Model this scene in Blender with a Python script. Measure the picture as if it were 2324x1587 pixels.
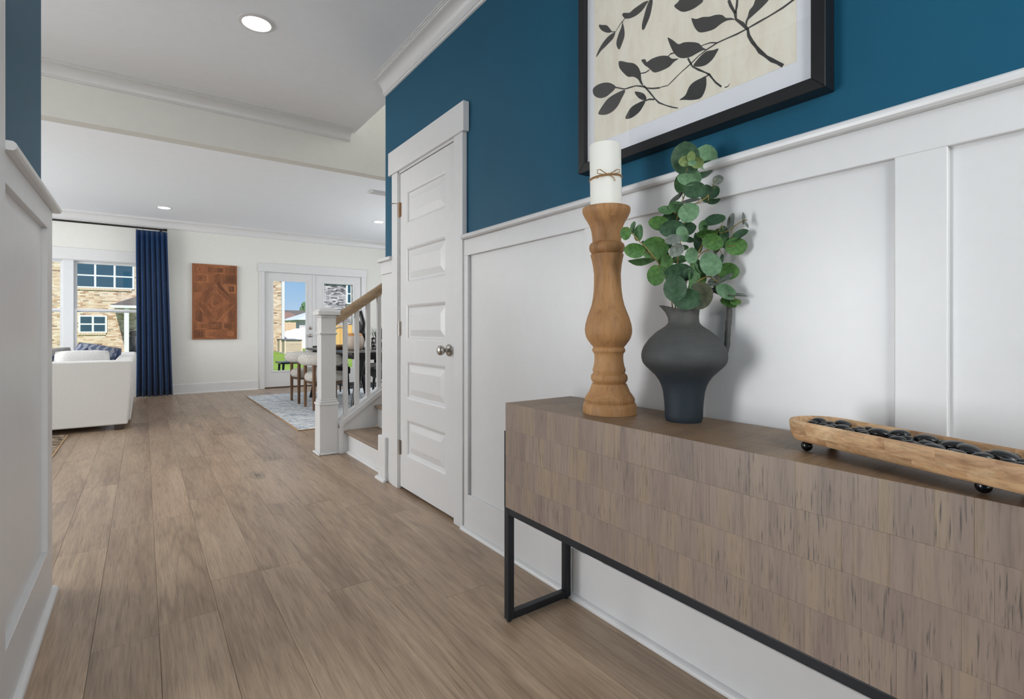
import bpy, bmesh, math, random
from mathutils import Vector, Matrix, Euler
random.seed(11)
for o in list(bpy.data.objects): bpy.data.objects.remove(o)
SC=bpy.context.scene; COL=SC.collection
pi=math.pi
# ------------------------------------------------------------------ camera, sky, sun, exposure
cam=bpy.data.cameras.new('camera'); cam.sensor_width=36; cam.lens=18.0
cam.shift_y=-(793.5-748.0)/2324; cam.clip_start=.02; cam.clip_end=400
co=bpy.data.objects.new('camera',cam); COL.objects.link(co)
co.location=(0,0,1.03); co.rotation_euler=(pi/2,0,-math.atan(837/1162)); SC.camera=co
SC.view_settings.view_transform='Standard'; SC.view_settings.look='None'
SC.view_settings.exposure=.25; SC.view_settings.gamma=1; SC.view_settings.use_curve_mapping=False
W=bpy.data.worlds.new('sky'); SC.world=W; W.use_nodes=True
wn=W.node_tree.nodes; wl=W.node_tree.links; wn.clear()
tcw=wn.new('ShaderNodeTexCoord'); sxyz=wn.new('ShaderNodeSeparateXYZ'); wl.new(tcw.outputs['Generated'],sxyz.inputs[0])
rampw=wn.new('ShaderNodeValToRGB'); wl.new(sxyz.outputs[2],rampw.inputs[0]); ew=rampw.color_ramp.elements   # clear summer sky, paler at the horizon
ew[0].position=0.0; ew[0].color=(.50,.68,.85,1); ew[1].position=.55; ew[1].color=(.16,.30,.58,1); e3=ew.new(.12); e3.color=(.22,.46,.78,1)
wb=wn.new('ShaderNodeBackground'); wb.inputs[1].default_value=.85
wo=wn.new('ShaderNodeOutputWorld'); wl.new(rampw.outputs[0],wb.inputs[0]); wl.new(wb.outputs[0],wo.inputs[0])
sun=bpy.data.lights.new('sun','SUN'); sun.energy=4.6; sun.angle=.01; sun.color=(1,.95,.87)
so=bpy.data.objects.new('sun',sun); COL.objects.link(so); so.rotation_euler=(math.radians(42),0,math.radians(-14))
def area(name,loc,rot,sx,sy,power,col=(1,1,1)):
    l=bpy.data.lights.new(name,'AREA'); l.shape='RECTANGLE'; l.size=sx; l.size_y=sy; l.energy=power; l.color=col
    o=bpy.data.objects.new(name,l); COL.objects.link(o); o.location=loc; o.rotation_euler=rot; return o
# daylight through the openings that lie outside the frame: front door, study window, living room side windows, plus added fill lamps for dining area and stairwell
area('front_door_daylight',(.55,-1.75,1.1),(-pi/2,pi,0),1.5,1.9,28,(.98,.99,1))
area('study_window_daylight',(-2.3,1.85,1.0),(0,-pi/2,0),1.7,1.0,54,(.97,.985,1))
area('living_side_window_daylight',(-4.85,6.6,1.5),(0,-pi/2,0),2.0,4.0,175,(.98,.99,1))
area('dining_side_fill',(4.85,7.0,1.5),(0,pi/2,0),1.7,2.2,54,(.98,.99,1))  # added fill from the dining side
area('stairwell_fill',(4.3,3.9,4.0),(0,pi/2,0),1.2,.8,34,(1,1,1))  # added lamp to light the stairwell wall, not a known window
def lamp(name,loc,power,r,col=(1,.99,.98)):
    l=bpy.data.lights.new(name,'POINT'); l.energy=power; l.shadow_soft_size=r; l.color=col
    o=bpy.data.objects.new(name,l); COL.objects.link(o); o.location=loc
# added fill lamps without fixtures, outside the frame: foyer, side hall, living room
lamp('foyer_fill',(.35,-1.0,1.95),32,.22)
lamp('side_hall_fill',(-2.1,3.4,1.95),18,.12)
lamp('living_fill',(-2.9,7.7,2.15),28,.25)

# ------------------------------------------------------------------ helpers
def lin(c):
    f=lambda v:(v/255)/12.92 if v/255<=.04045 else ((v/255+.055)/1.055)**2.4
    return tuple(f(v) for v in c)+(1,)
def tag(o,label,cat=None,group=None,kind=None):
    if label: o['label']=label
    if cat: o['category']=cat
    if group: o['group']=group
    if kind: o['kind']=kind
    return o
def wloc(p):
    v=Vector((0,0,0))
    while p is not None: v=v+p.location; p=p.parent
    return v
def thing(name,label,cat,loc=(0,0,0),rz=0,group=None,kind=None):
    o=bpy.data.objects.new(name,None); COL.objects.link(o); o.location=loc; o.rotation_euler=(0,0,rz); o.empty_display_size=.05
    return tag(o,label,cat,group,kind)
def link(name,me,mat=None,parent=None,smooth=None):
    o=bpy.data.objects.new(name,me); COL.objects.link(o)
    if mat and not me.materials: me.materials.append(mat)
    if parent is not None: o.parent=parent
    return o
def mk(name,bm,mat,parent=None,world=True,smooth=False):
    """bmesh -> object; world=True: vertices are world coordinates, moved into the parent's frame"""
    if parent is not None and world:
        v=wloc(parent)
        if v.length>0: bmesh.ops.translate(bm,verts=bm.verts,vec=-v)
    me=bpy.data.meshes.new(name); bm.normal_update(); bm.to_mesh(me); bm.free()
    if smooth:
        me.polygons.foreach_set('use_smooth',[True]*len(me.polygons))
        if smooth!='all': me.set_sharp_from_angle(angle=math.radians(smooth if smooth is not True else 40))
    return link(name,me,mat,parent)
def wnorm(o):
    m=o.modifiers.new('weighted','WEIGHTED_NORMAL'); m.keep_sharp=True; m.weight=90; return o
def B(): return bmesh.new()
def abox(bm,x0,x1,y0,y1,z0,z1,bev=0,seg=1):
    x0,x1=min(x0,x1),max(x0,x1); y0,y1=min(y0,y1),max(y0,y1); z0,z1=min(z0,z1),max(z0,z1)
    vs=[bm.verts.new(p) for p in ((x0,y0,z0),(x1,y0,z0),(x1,y1,z0),(x0,y1,z0),(x0,y0,z1),(x1,y0,z1),(x1,y1,z1),(x0,y1,z1))]
    fs=[bm.faces.new([vs[i] for i in q]) for q in ((3,2,1,0),(4,5,6,7),(0,1,5,4),(1,2,6,5),(2,3,7,6),(3,0,4,7))]
    if bev:
        es=list({e for f in fs for e in f.edges})
        r=bmesh.ops.bevel(bm,geom=es,offset=bev,segments=seg,profile=.5,affect='EDGES',clamp_overlap=True)
    return bm
def box(name,mat,x0,x1,y0,y1,z0,z1,parent=None,bev=0,seg=1,world=True):
    bm=B(); abox(bm,x0,x1,y0,y1,z0,z1,bev,seg)
    o=mk(name,bm,mat,parent,world,smooth=30 if (bev and seg>1) else False)
    if bev and seg>1: wnorm(o)
    return o
def atube(bm,pts,r,n=8,caps=True,flat=1.0):
    pts=[Vector(p) for p in pts]; N=len(pts)
    rs=r if isinstance(r,(list,tuple)) else [r]*N
    rings=[]; prev=None
    for i,p in enumerate(pts):
        t=(pts[min(i+1,N-1)]-pts[max(i-1,0)]).normalized()
        if prev is None:
            a=Vector((0,0,1)) if abs(t.z)<.9 else Vector((1,0,0)); u=t.cross(a).normalized()
        else:
            u=(prev-t*prev.dot(t)); u=u.normalized() if u.length>1e-6 else t.orthogonal().normalized()
        w=t.cross(u); prev=u
        rings.append([bm.verts.new(p+(u*math.cos(2*pi*k/n)+w*math.sin(2*pi*k/n)*flat)*rs[i]) for k in range(n)])
    for a,b in zip(rings,rings[1:]):
        for k in range(n): bm.faces.new((a[k],a[(k+1)%n],b[(k+1)%n],b[k]))
    if caps: bm.faces.new(rings[0][::-1]); bm.faces.new(rings[-1])
    return bm
def alathe(bm,prof,cx=0,cy=0,n=32,cap0=True,cap1=True):
    rings=[[bm.verts.new((cx+r*math.cos(2*pi*k/n),cy+r*math.sin(2*pi*k/n),z)) for k in range(n)] for r,z in prof]
    for a,b in zip(rings,rings[1:]):
        for k in range(n): bm.faces.new((a[k],a[(k+1)%n],b[(k+1)%n],b[k]))
    if cap0: bm.faces.new(rings[0][::-1])
    if cap1: bm.faces.new(rings[-1])
    return bm
def extr(bm,prof,axis,a,b,cap=True):
    """extrude closed 2D profile along axis: 'y' -> prof (x,z); 'x' -> prof (y,z); 'z' -> prof (x,y)"""
    f={'y':lambda p,t:(p[0],t,p[1]),'x':lambda p,t:(t,p[0],p[1]),'z':lambda p,t:(p[0],p[1],t)}[axis]
    A=[bm.verts.new(f(p,a)) for p in prof]; Bv=[bm.verts.new(f(p,b)) for p in prof]; n=len(prof)
    fs=[bm.faces.new((A[i],A[(i+1)%n],Bv[(i+1)%n],Bv[i])) for i in range(n)]
    if cap: fs+=[bm.faces.new(A[::-1]),bm.faces.new(Bv)]
    bmesh.ops.recalc_face_normals(bm,faces=fs)
    return bm
def sphere(bm,c,r,u=16,v=10,sz=1):
    bmesh.ops.create_uvsphere(bm,u_segments=u,v_segments=v,radius=r,matrix=Matrix.Translation(c)@Matrix.Diagonal((1,1,sz,1)))
    return bm
def acushion(bm,w,h,t,n=10,M=Matrix()):
    """plump pillow in local xz plane, thickness along y"""
    g={}
    for s in (1,-1):
        for i in range(n+1):
            for j in range(n+1):
                u=-1+2*i/n; v=-1+2*j/n
                edge=abs(u)>.999 or abs(v)>.999
                if s==-1 and edge: g[s,i,j]=g[1,i,j]; continue
                k=((1-u**4)*(1-v**4))**.55
                px=u*(1-.07*(1-abs(u))*0-.06*v*v*(1 if abs(u)>.0 else 0)*abs(u)); pz=v*(1-.06*u*u*abs(v))
                g[s,i,j]=bm.verts.new(M@Vector((px*w/2,s*k*t/2,pz*h/2)))
    for s in (1,-1):
        for i in range(n):
            for j in range(n):
                q=[g[s,i,j],g[s,i+1,j],g[s,i+1,j+1],g[s,i,j+1]]
                bm.faces.new(q if s==-1 else q[::-1])
    return bm
def mirror_copy(src,name=None):
    o=src.copy(); COL.objects.link(o); return o
def copy_tree(o,parent=None):
    c=o.copy(); COL.objects.link(c)
    if parent is not None: c.parent=parent
    for ch in list(o.children): copy_tree(ch,c)
    return c

# ------------------------------------------------------------------ materials
MATS={}
class NT:
    def __init__(s,name):
        s.m=bpy.data.materials.new(name); s.m.use_nodes=True; s.n=s.m.node_tree.nodes; s.l=s.m.node_tree.links
        s.b=s.n['Principled BSDF']; s.out=s.n['Material Output']
    def a(s,t,**k):
        nd=s.n.new('ShaderNode'+t)
        for kk,v in k.items():
            if kk in nd.bl_rna.properties: setattr(nd,kk,v)
            else:
                try: nd.inputs[int(kk[1:])].default_value=v
                except ValueError: nd.inputs[kk].default_value=v
        return nd
    def L(s,a,b): s.l.new(a,b)
    def math(s,op,a,b=None,clamp=False):
        nd=s.a('Math',operation=op); nd.use_clamp=clamp
        for i,v in enumerate((a,b)):
            if v is None: continue
            if isinstance(v,(int,float)): nd.inputs[i].default_value=v
            else: s.L(v,nd.inputs[i])
        return nd.outputs[0]
    def mix(s,fac,c1,c2,mode='MIX'):
        nd=s.a('MixRGB',blend_type=mode)
        for i,v in enumerate((fac,c1,c2)):
            if isinstance(v,(int,float)): nd.inputs[i].default_value=v
            elif isinstance(v,tuple): nd.inputs[i].default_value=v
            else: s.L(v,nd.inputs[i])
        return nd.outputs[0]
    def ramp(s,fac,stops):
        nd=s.a('ValToRGB'); e=nd.color_ramp.elements
        while len(e)<len(stops): e.new(.5)
        for i,(p,c) in enumerate(stops): e[i].position=p; e[i].color=c if isinstance(c,tuple) else (c,c,c,1)
        s.L(fac,nd.inputs[0]); return nd.outputs[0]
    def bump(s,h,strength=.2,dist=.01):
        nd=s.a('Bump'); nd.inputs['Strength'].default_value=strength; nd.inputs['Distance'].default_value=dist
        s.L(h,nd.inputs['Height']); s.L(nd.outputs[0],s.b.inputs['Normal'])
    def noise(s,vec,scale,detail=3,rough=.5,dist=0):
        nd=s.a('TexNoise'); nd.inputs['Scale'].default_value=scale; nd.inputs['Detail'].default_value=detail; nd.inputs['Roughness'].default_value=rough; nd.inputs['Distortion'].default_value=dist
        if vec is not None: s.L(vec,nd.inputs['Vector'])
        return nd.outputs['Fac']
    def mapping(s,vec,scale=(1,1,1),loc=(0,0,0),rot=(0,0,0)):
        nd=s.a('Mapping'); nd.inputs['Scale'].default_value=scale; nd.inputs['Location'].default_value=loc; nd.inputs['Rotation'].default_value=rot
        s.L(vec,nd.inputs['Vector']); return nd.outputs[0]
    def pos(s): return s.a('NewGeometry').outputs['Position']
    def obj(s): return s.a('TexCoord').outputs['Object']
    def rnd(s): return s.a('ObjectInfo').outputs['Random']
    def done(s,color=None,rough=None,metal=None,spec=None,sheen=None):
        b=s.b
        if color is not None:
            if isinstance(color,tuple): b.inputs['Base Color'].default_value=color
            else: s.L(color,b.inputs['Base Color'])
        if rough is not None:
            if isinstance(rough,(int,float)): b.inputs['Roughness'].default_value=rough
            else: s.L(rough,b.inputs['Roughness'])
        if metal is not None: b.inputs['Metallic'].default_value=metal
        if spec is not None: b.inputs['Specular IOR Level'].default_value=spec
        if sheen: b.inputs['Sheen Weight'].default_value=sheen
        return s.m
def plain(name,c,rough=.5,metal=0,spec=.5,var=.04,nscale=18,bump=0,bscale=250,sheen=0):
    t=NT(name); p=t.obj(); n=t.noise(p,nscale,3)
    c=lin(c); lo=tuple(v*(1-var) for v in c[:3])+(1,); hi=tuple(min(1,v*(1+var)) for v in c[:3])+(1,)
    col=t.ramp(n,[(.3,lo),(.7,hi)])
    if bump: t.bump(t.noise(p,bscale,2),bump,.002)
    return t.done(col,rough,metal,spec,sheen)
M_trim=plain('white_trim_paint',(217,217,218),.32,var=.012,bump=.05,bscale=120)
M_ceil=plain('ceiling_paint',(238,241,246),.85,spec=.2,var=.01,bump=.04,bscale=160)
M_greige=plain('greige_wall_paint',(224,224,219),.8,spec=.2,var=.012,bump=.05,bscale=160)
M_panel=plain('white_wainscot_paint',(217,217,218),.3,var=.012,bump=.12,bscale=55)
M_teal=plain('teal_wall_paint',(25,84,110),.5,spec=.16,var=.03,nscale=3,bump=.08,bscale=130)
M_black=plain('black_powder_metal',(26,30,36),.42,metal=.2,var=.06)
M_blackwood=plain('black_painted_wood',(24,24,26),.28,var=.1)
M_frame=plain('black_picture_frame',(26,26,27),.36,spec=.4,var=.05)
M_mat=plain('white_mat_board',(226,228,233),.7,var=.01)
M_nickel=plain('brushed_nickel',(176,170,163),.3,metal=1,var=.06,nscale=60)
M_brass=plain('aged_brass_hinge',(170,140,112),.35,metal=.9,var=.1,nscale=80)
M_rod=plain('dark_bronze_rod',(40,36,32),.45,metal=.5)
M_dark=plain('dark_recess',(34,33,32),.9)
M_vinyl=plain('white_vinyl',(218,220,223),.35,var=.01)
def glass(name,tint=(1,1,1,1),rough=0):
    t=NT(name); tr=t.a('BsdfTransparent'); tr.inputs[0].default_value=tint
    gl=t.a('BsdfGlossy'); gl.inputs['Roughness'].default_value=rough
    fr=t.a('Fresnel'); bf=t.a('NewGeometry').outputs['Backfacing']; t.L(t.math('ADD',t.math('MULTIPLY',bf,1/1.45-1.45),1.45),fr.inputs['IOR'])
    mx=t.a('MixShader'); t.L(fr.outputs[0],mx.inputs[0]); t.L(tr.outputs[0],mx.inputs[1]); t.L(gl.outputs[0],mx.inputs[2]); t.L(mx.outputs[0],t.out.inputs[0])
    return t.m
M_glass=glass('window_glass')
def fabric(name,c,c2=None,scale=420,rough=.95,bump=.25,var=.5):
    t=NT(name); p=t.obj()
    a=t.noise(t.mapping(p,(1,1,.25)),scale,2); b=t.noise(t.mapping(p,(.25,.25,1)),scale,2)
    w=t.math('ADD',t.math('MULTIPLY',a,.5),t.math('MULTIPLY',b,.5))
    c=lin(c); c2=lin(c2) if c2 else tuple(v*.72 for v in c[:3])+(1,)
    col=t.ramp(w,[(.38,c2),(.6,c)]); t.bump(w,bump,.002)
    return t.done(col,rough,spec=.2,sheen=.2)
M_linen=fabric('white_linen',(238,237,235),(216,215,213))
M_boucle=fabric('boucle',(226,222,215),(178,173,166),scale=160,bump=.9)
M_grayfab=fabric('grey_fabric',(150,148,146))
M_navy=fabric('navy_curtain_cloth',(20,58,102),(12,40,74),scale=300,bump=.1)
M_blue=fabric('blue_throw',(58,78,112),(36,52,82),scale=200,bump=.8)
def floor_mat():
    t=NT('oak_plank'); p=t.pos(); r=t.rnd()
    off=t.a('CombineXYZ'); t.L(t.math('MULTIPLY',r,37.0),off.inputs[0]); t.L(t.math('MULTIPLY',r,91.0),off.inputs[1])
    v=t.a('VectorMath',operation='ADD'); t.L(p,v.inputs[0]); t.L(off.outputs[0],v.inputs[1]); v=v.outputs[0]
    tone=t.noise(t.mapping(v,(1,.16,1)),7,3,.55,.4)
    cn=t.noise(t.mapping(v,(1,.085,1)),4.2,2,.45,.25)
    ringv=t.math('PINGPONG',t.math('MULTIPLY',cn,13.0),.5)
    fine=t.noise(t.mapping(v,(1,.03,1)),230,3,.65,.15)
    fine2=t.noise(t.mapping(v,(1,.045,1)),58,4,.65,.6)
    base=t.ramp(tone,[(.25,lin((147,124,104))),(.5,lin((171,148,125))),(.75,lin((187,164,140)))])
    g1=t.ramp(ringv,[(.0,.70),(.16,.93),(.4,1.0),(.5,1.06)])
    g2=t.ramp(fine,[(.3,.66),(.5,1.0),(.72,1.14)]); g3=t.ramp(fine2,[(.28,.70),(.5,1.0),(.75,1.14)])
    c=t.mix(t.math('MULTIPLY',t.math('FRACT',t.math('MULTIPLY',r,7.3)),.85),base,g1,'MULTIPLY'); c=t.mix(.8,c,g2,'MULTIPLY'); c=t.mix(.8,c,g3,'MULTIPLY')
    pl=t.ramp(r,[(0,(.88,.87,.87,1)),(.35,(.96,.95,.94,1)),(.7,(1,1.0,1.0,1)),(1,(1.05,1.03,1.01,1))])
    c=t.mix(1,c,pl,'MULTIPLY')
    vo=t.a('TexVoronoi'); vo.inputs['Scale'].default_value=2.2; t.L(t.mapping(v,(1,.42,1)),vo.inputs['Vector'])
    wob=t.math('ADD',vo.outputs['Distance'],t.math('MULTIPLY',t.math('SUBTRACT',fine2,.5),.06))
    kn=t.ramp(wob,[(0,.22),(.035,.42),(.062,.86),(.09,.70),(.13,1)])
    c=t.mix(.85,c,kn,'MULTIPLY')
    t.bump(t.math('ADD',t.math('MULTIPLY',fine,.6),t.math('MULTIPLY',ringv,.3)),.16,.002)
    rg=t.ramp(fine,[(.3,.40),(.7,.28)])
    return t.done(c,rg,spec=.42)
M_floor=floor_mat()
def wood(name,c1,c2,c3,stretch=(1,1,.06),scale=14,fine=120,rough=.5,wave=0,knot=0,bump=.1,rand=.18,use='pos',pit=0,spec=.4):
    t=NT(name); p=t.pos() if use=='pos' else t.obj(); r=t.rnd()
    off=t.a('CombineXYZ')
    for i,k in enumerate((17.,29.,43.)): t.L(t.math('MULTIPLY',r,k),off.inputs[i])
    v=t.a('VectorMath',operation='ADD'); t.L(p,v.inputs[0]); t.L(off.outputs[0],v.inputs[1]); v=v.outputs[0]
    m=t.mapping(v,stretch)
    n1=t.noise(m,scale,4,.55,.5); n2=t.noise(m,fine,3,.6)
    c=t.ramp(n1,[(.28,lin(c1)),(.5,lin(c2)),(.72,lin(c3))])
    c=t.mix(.8,c,t.ramp(n2,[(.3,.72),(.5,1.0),(.75,1.08)]),'MULTIPLY')
    if wave:
        wv=t.a('TexWave',bands_direction='DIAGONAL'); wv.inputs['Scale'].default_value=wave; wv.inputs['Distortion'].default_value=7; wv.inputs['Detail'].default_value=2; wv.inputs['Detail Scale'].default_value=.8
        t.L(m,wv.inputs['Vector']); c=t.mix(.5,c,t.ramp(wv.outputs['Fac'],[(0,.62),(.12,1),(1,1.03)]),'MULTIPLY')
    if pit:
        n3=t.noise(t.mapping(v,tuple(s*1.0 for s in stretch)),pit,2,.5); n4=t.noise(v,9,2)
        q=t.math('MULTIPLY',t.ramp(n3,[(.58,0.0),(.70,.9)]),t.ramp(n4,[(.42,0.0),(.62,1.0)]))
        c=t.mix(q,c,lin((78,74,72)))
    if knot:
        vo=t.a('TexVoronoi'); vo.inputs['Scale'].default_value=knot; t.L(t.mapping(v,tuple(min(1,s*5) for s in stretch)),vo.inputs['Vector'])
        c=t.mix(.8,c,t.ramp(vo.outputs['Distance'],[(0,.3),(.03,.6),(.06,1)]),'MULTIPLY')
    c=t.mix(1,c,t.ramp(r,[(0,1-rand),(1,1+rand*.6)]),'MULTIPLY')
    t.bump(n2,bump,.002)
    return t.done(c,rough,spec=spec)
M_conf=wood('console_wood_front',(126,111,103),(142,125,113),(150,132,110),(1,1,.055),16,170,.42,bump=.16,rand=.05,pit=330)
M_cont=wood('console_wood_top',(116,94,74),(130,106,82),(140,116,90),(.055,1,1),16,170,.42,bump=.16,rand=.05,pit=330)
M_cand=wood('turned_mango_wood',(140,100,64),(170,127,84),(188,147,103),(1,1,.14),9,120,.55,wave=5,bump=.05,rand=0,use='obj',spec=.3)
t=NT('mango_tray_wood'); p=t.pos(); sx=t.a('SeparateXYZ'); t.L(p,sx.inputs[0])
lay=t.math('GREATER_THAN',sx.outputs[2],.8098); cell=t.math('ADD',t.math('FLOOR',t.math('ADD',t.math('MULTIPLY',sx.outputs[1],13.0),t.math('MULTIPLY',lay,.45))),t.math('MULTIPLY',lay,37.0))
wn_=t.a('TexWhiteNoise',noise_dimensions='1D'); t.L(cell,wn_.inputs['W'])
cx=t.a('CombineXYZ'); t.L(t.math('MULTIPLY',wn_.outputs[0],9.0),cx.inputs[0]); va_=t.a('VectorMath',operation='ADD'); t.L(p,va_.inputs[0]); t.L(cx.outputs[0],va_.inputs[1])
n1=t.noise(t.mapping(va_.outputs[0],(1,.22,1)),30,4,.6,1.2); n2=t.noise(t.mapping(va_.outputs[0],(1,.12,1.3)),150,3,.65,.3)
c=t.ramp(n1,[(.28,lin((142,100,68))),(.48,lin((196,156,116))),(.72,lin((222,190,150)))]); c=t.mix(.85,c,t.ramp(n2,[(.32,.68),(.5,1.0),(.7,1.1)]),'MULTIPLY'); c=t.mix(1,c,t.ramp(wn_.outputs[0],[(0,.86),(1,1.08)]),'MULTIPLY')
t.bump(n2,.12,.002); M_tray=t.done(c,.5,spec=.35)
M_stair=wood('stair_tread_wood',(118,100,86),(146,126,108),(160,140,122),(1,.1,1),10,110,.45,bump=.08,rand=.05)
M_rail=wood('handrail_wood',(146,122,97),(170,146,118),(184,160,132),(.1,1,1),12,110,.4,bump=.05,rand=0)
M_art=wood('carved_reclaimed_wood',(106,64,40),(138,86,54),(164,106,68),(1,1,.12),7,70,.55,bump=.2,rand=.34)
M_chairleg=wood('walnut_leg',(98,70,50),(120,88,64),(138,104,78),(1,1,.1),14,100,.45,rand=.05)
M_fencewood=wood('cedar_board',(196,150,88),(222,178,112),(236,196,132),(1,1,.1),3,30,.8,rand=.12)
M_bowlwood=wood('bowl_wood',(140,104,70),(170,134,96),(188,152,112),(.2,1,1),12,80,.5,rand=0)
ART_LEAVES=[[(1339,1905),(1320,1911),(1290,1908),(1258,1896),(1230,1874),(1233,1864),(1252,1857),(1274,1853),(1300,1857),(1323,1870),(1337,1886)],
[(1185,1843),(1203,1818),(1221,1799),(1246,1789),(1277,1790),(1307,1801),(1311,1810),(1290,1828),(1264,1843),(1227,1847)],
[(1144,1821),(1124,1813),(1105,1800),(1095,1783),(1099,1777),(1116,1785),(1133,1801)],
[(1099,1776),(1127,1779),(1156,1776),(1173,1764),(1185,1746),(1161,1739),(1136,1743),(1116,1753)],
[(1215,1951),(1203,1949),(1173,1931),(1150,1919),(1130,1899),(1119,1875),(1116,1850),(1108,1829),(1119,1838),(1130,1857),(1150,1874),(1173,1883),(1197,1909),(1212,1931)],
[(1116,1915),(1099,1910),(1094,1899),(1073,1901),(1041,1896),(1011,1883),(996,1868),(972,1858),(989,1855),(1006,1847),(1036,1847),(1062,1852),(1078,1867),(1089,1880),(1102,1892)],
[(1012,1940),(1001,1932),(989,1920),(972,1902),(953,1899),(925,1887),(902,1873),(889,1855),(876,1843),(889,1846),(907,1846),(929,1845),(953,1851),(972,1862),(989,1883),(1003,1913)],
[(838,1829),(854,1832),(876,1838),(893,1834),(911,1824),(920,1814),(902,1804),(880,1799),(859,1805),(846,1817)],
[(879,1766),(893,1767),(916,1766),(934,1758),(948,1737),(969,1731),(953,1725),(925,1714),(898,1709),(885,1719),(877,1740)],
[(926,1959),(911,1949),(889,1944),(867,1934),(846,1929),(827,1919),(815,1905),(799,1897),(787,1886),(809,1895),(829,1896),(850,1891),(872,1894),(898,1903),(913,1921),(923,1944)],
[(694,1892),(707,1884),(721,1878),(740,1871),(751,1866),(754,1853),(758,1865),(751,1878),(747,1891),(736,1899),(728,1913),(707,1919),(686,1908)],
[(988,2027),(976,2031),(967,2036),(943,2038),(911,2023),(887,1992),(902,1985),(925,1984),(953,1991),(972,2006)],
[(1199,2105),(1191,2108),(1167,2096),(1150,2099),(1127,2100),(1105,2100),(1086,2094),(1094,2088),(1110,2077),(1133,2072),(1161,2075),(1185,2085),(1194,2096)],
[(1070,2088),(1073,2068),(1081,2042),(1094,2023),(1105,2010),(1113,2015),(1113,2032),(1105,2054),(1094,2079),(1083,2093)],
[(1309,2124),(1290,2114),(1271,2104),(1255,2084),(1247,2070),(1264,2074),(1287,2090),(1303,2107)],
[(1197,2077),(1189,2049),(1189,2026),(1200,2006),(1212,1992),(1224,2010),(1224,2028),(1215,2047),(1203,2064)],
[(1231,2059),(1239,2044),(1258,2037),(1277,2031),(1297,2026),(1323,2013),(1313,2031),(1294,2048),(1271,2059),(1249,2063)]]
ART_TWIGS=[([(629,1860),(658,1853),(693,1849),(725,1847),(753,1845),(781,1844),(813,1846),(842,1847),(874,1843),(902,1836),(929,1824),(962,1813),(991,1800),(1011,1791),(1039,1796)],8.2,3.8),
([(807,1951),(801,1933),(791,1911),(787,1904),(785,1886),(766,1864),(751,1842),(749,1825),(740,1805),(728,1785),(718,1768),(700,1746),(686,1731),(672,1719),(657,1704)],11.2,12.8),
([(781,1945),(783,1920),(787,1904)],9.0,10.5),
([(1041,1795),(1073,1805),(1094,1815),(1110,1826),(1138,1839),(1161,1843),(1188,1847),(1230,1869)],6.8,6.8),
([(1105,1826),(1083,1798),(1062,1769),(1046,1750),(1021,1733),(996,1718),(974,1707)],7.5,4.5),
([(939,1845),(932,1831),(923,1813),(902,1795),(880,1778),(867,1767),(857,1751),(846,1735),(829,1717)],7.5,6.8),
([(867,1767),(880,1765)],6.0,6.0),
([(844,1848),(863,1857),(885,1861),(898,1861)],5.2,3.8),
([(986,1882),(1001,1885),(1013,1880)],6.0,6.0),
([(1083,1869),(1099,1867),(1122,1873)],6.0,6.0),
([(1062,1766),(1083,1774),(1102,1776)],6.8,6.8),
([(1185,2087),(1203,2080),(1221,2068),(1230,2061),(1251,2072)],4.5,4.5),
([(819,1711),(809,1710),(804,1716)],5.2,3.0),
([(1083,2093),(1073,2102)],4.5,4.5),
([(1197,2076),(1198,2082)],3.8,3.8)]
STEMS={
 'tall':[(1222,903,1080),(1212,910,1176),(1210,911,1272),(1226,900,1351),(1241,889,1410),(1252,882,1453),(1245,875,1486),(1230,860,1500)],
 'left':[(1216,908,1080),(1205,915,1159),(1181,933,1219),(1152,954,1262),(1136,965,1281),(1119,977,1304),(1109,985,1308)],
 'middle':[(1235,906,1081),(1241,914,1195),(1240,902,1277),(1240,890,1324),(1253,881,1377),(1275,865,1390),(1314,862,1415),(1325,854,1445),(1325,839,1455)],
 'right':[(1240,902,1081),(1262,887,1194),(1277,863,1258),(1299,848,1298),(1325,818,1303),(1325,790,1315),(1325,763,1326),(1325,751,1325)],
 'low':[(1234,894,1080),(1233,870,1148),(1272,867,1232),(1296,850,1255),(1325,818,1262),(1325,786,1261)],
 'lowright':[(1237,892,1080),(1232,859,1147),(1284,846,1178),(1303,832,1167),(1325,825,1153),(1325,800,1125),(1325,783,1114)],
}
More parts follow.
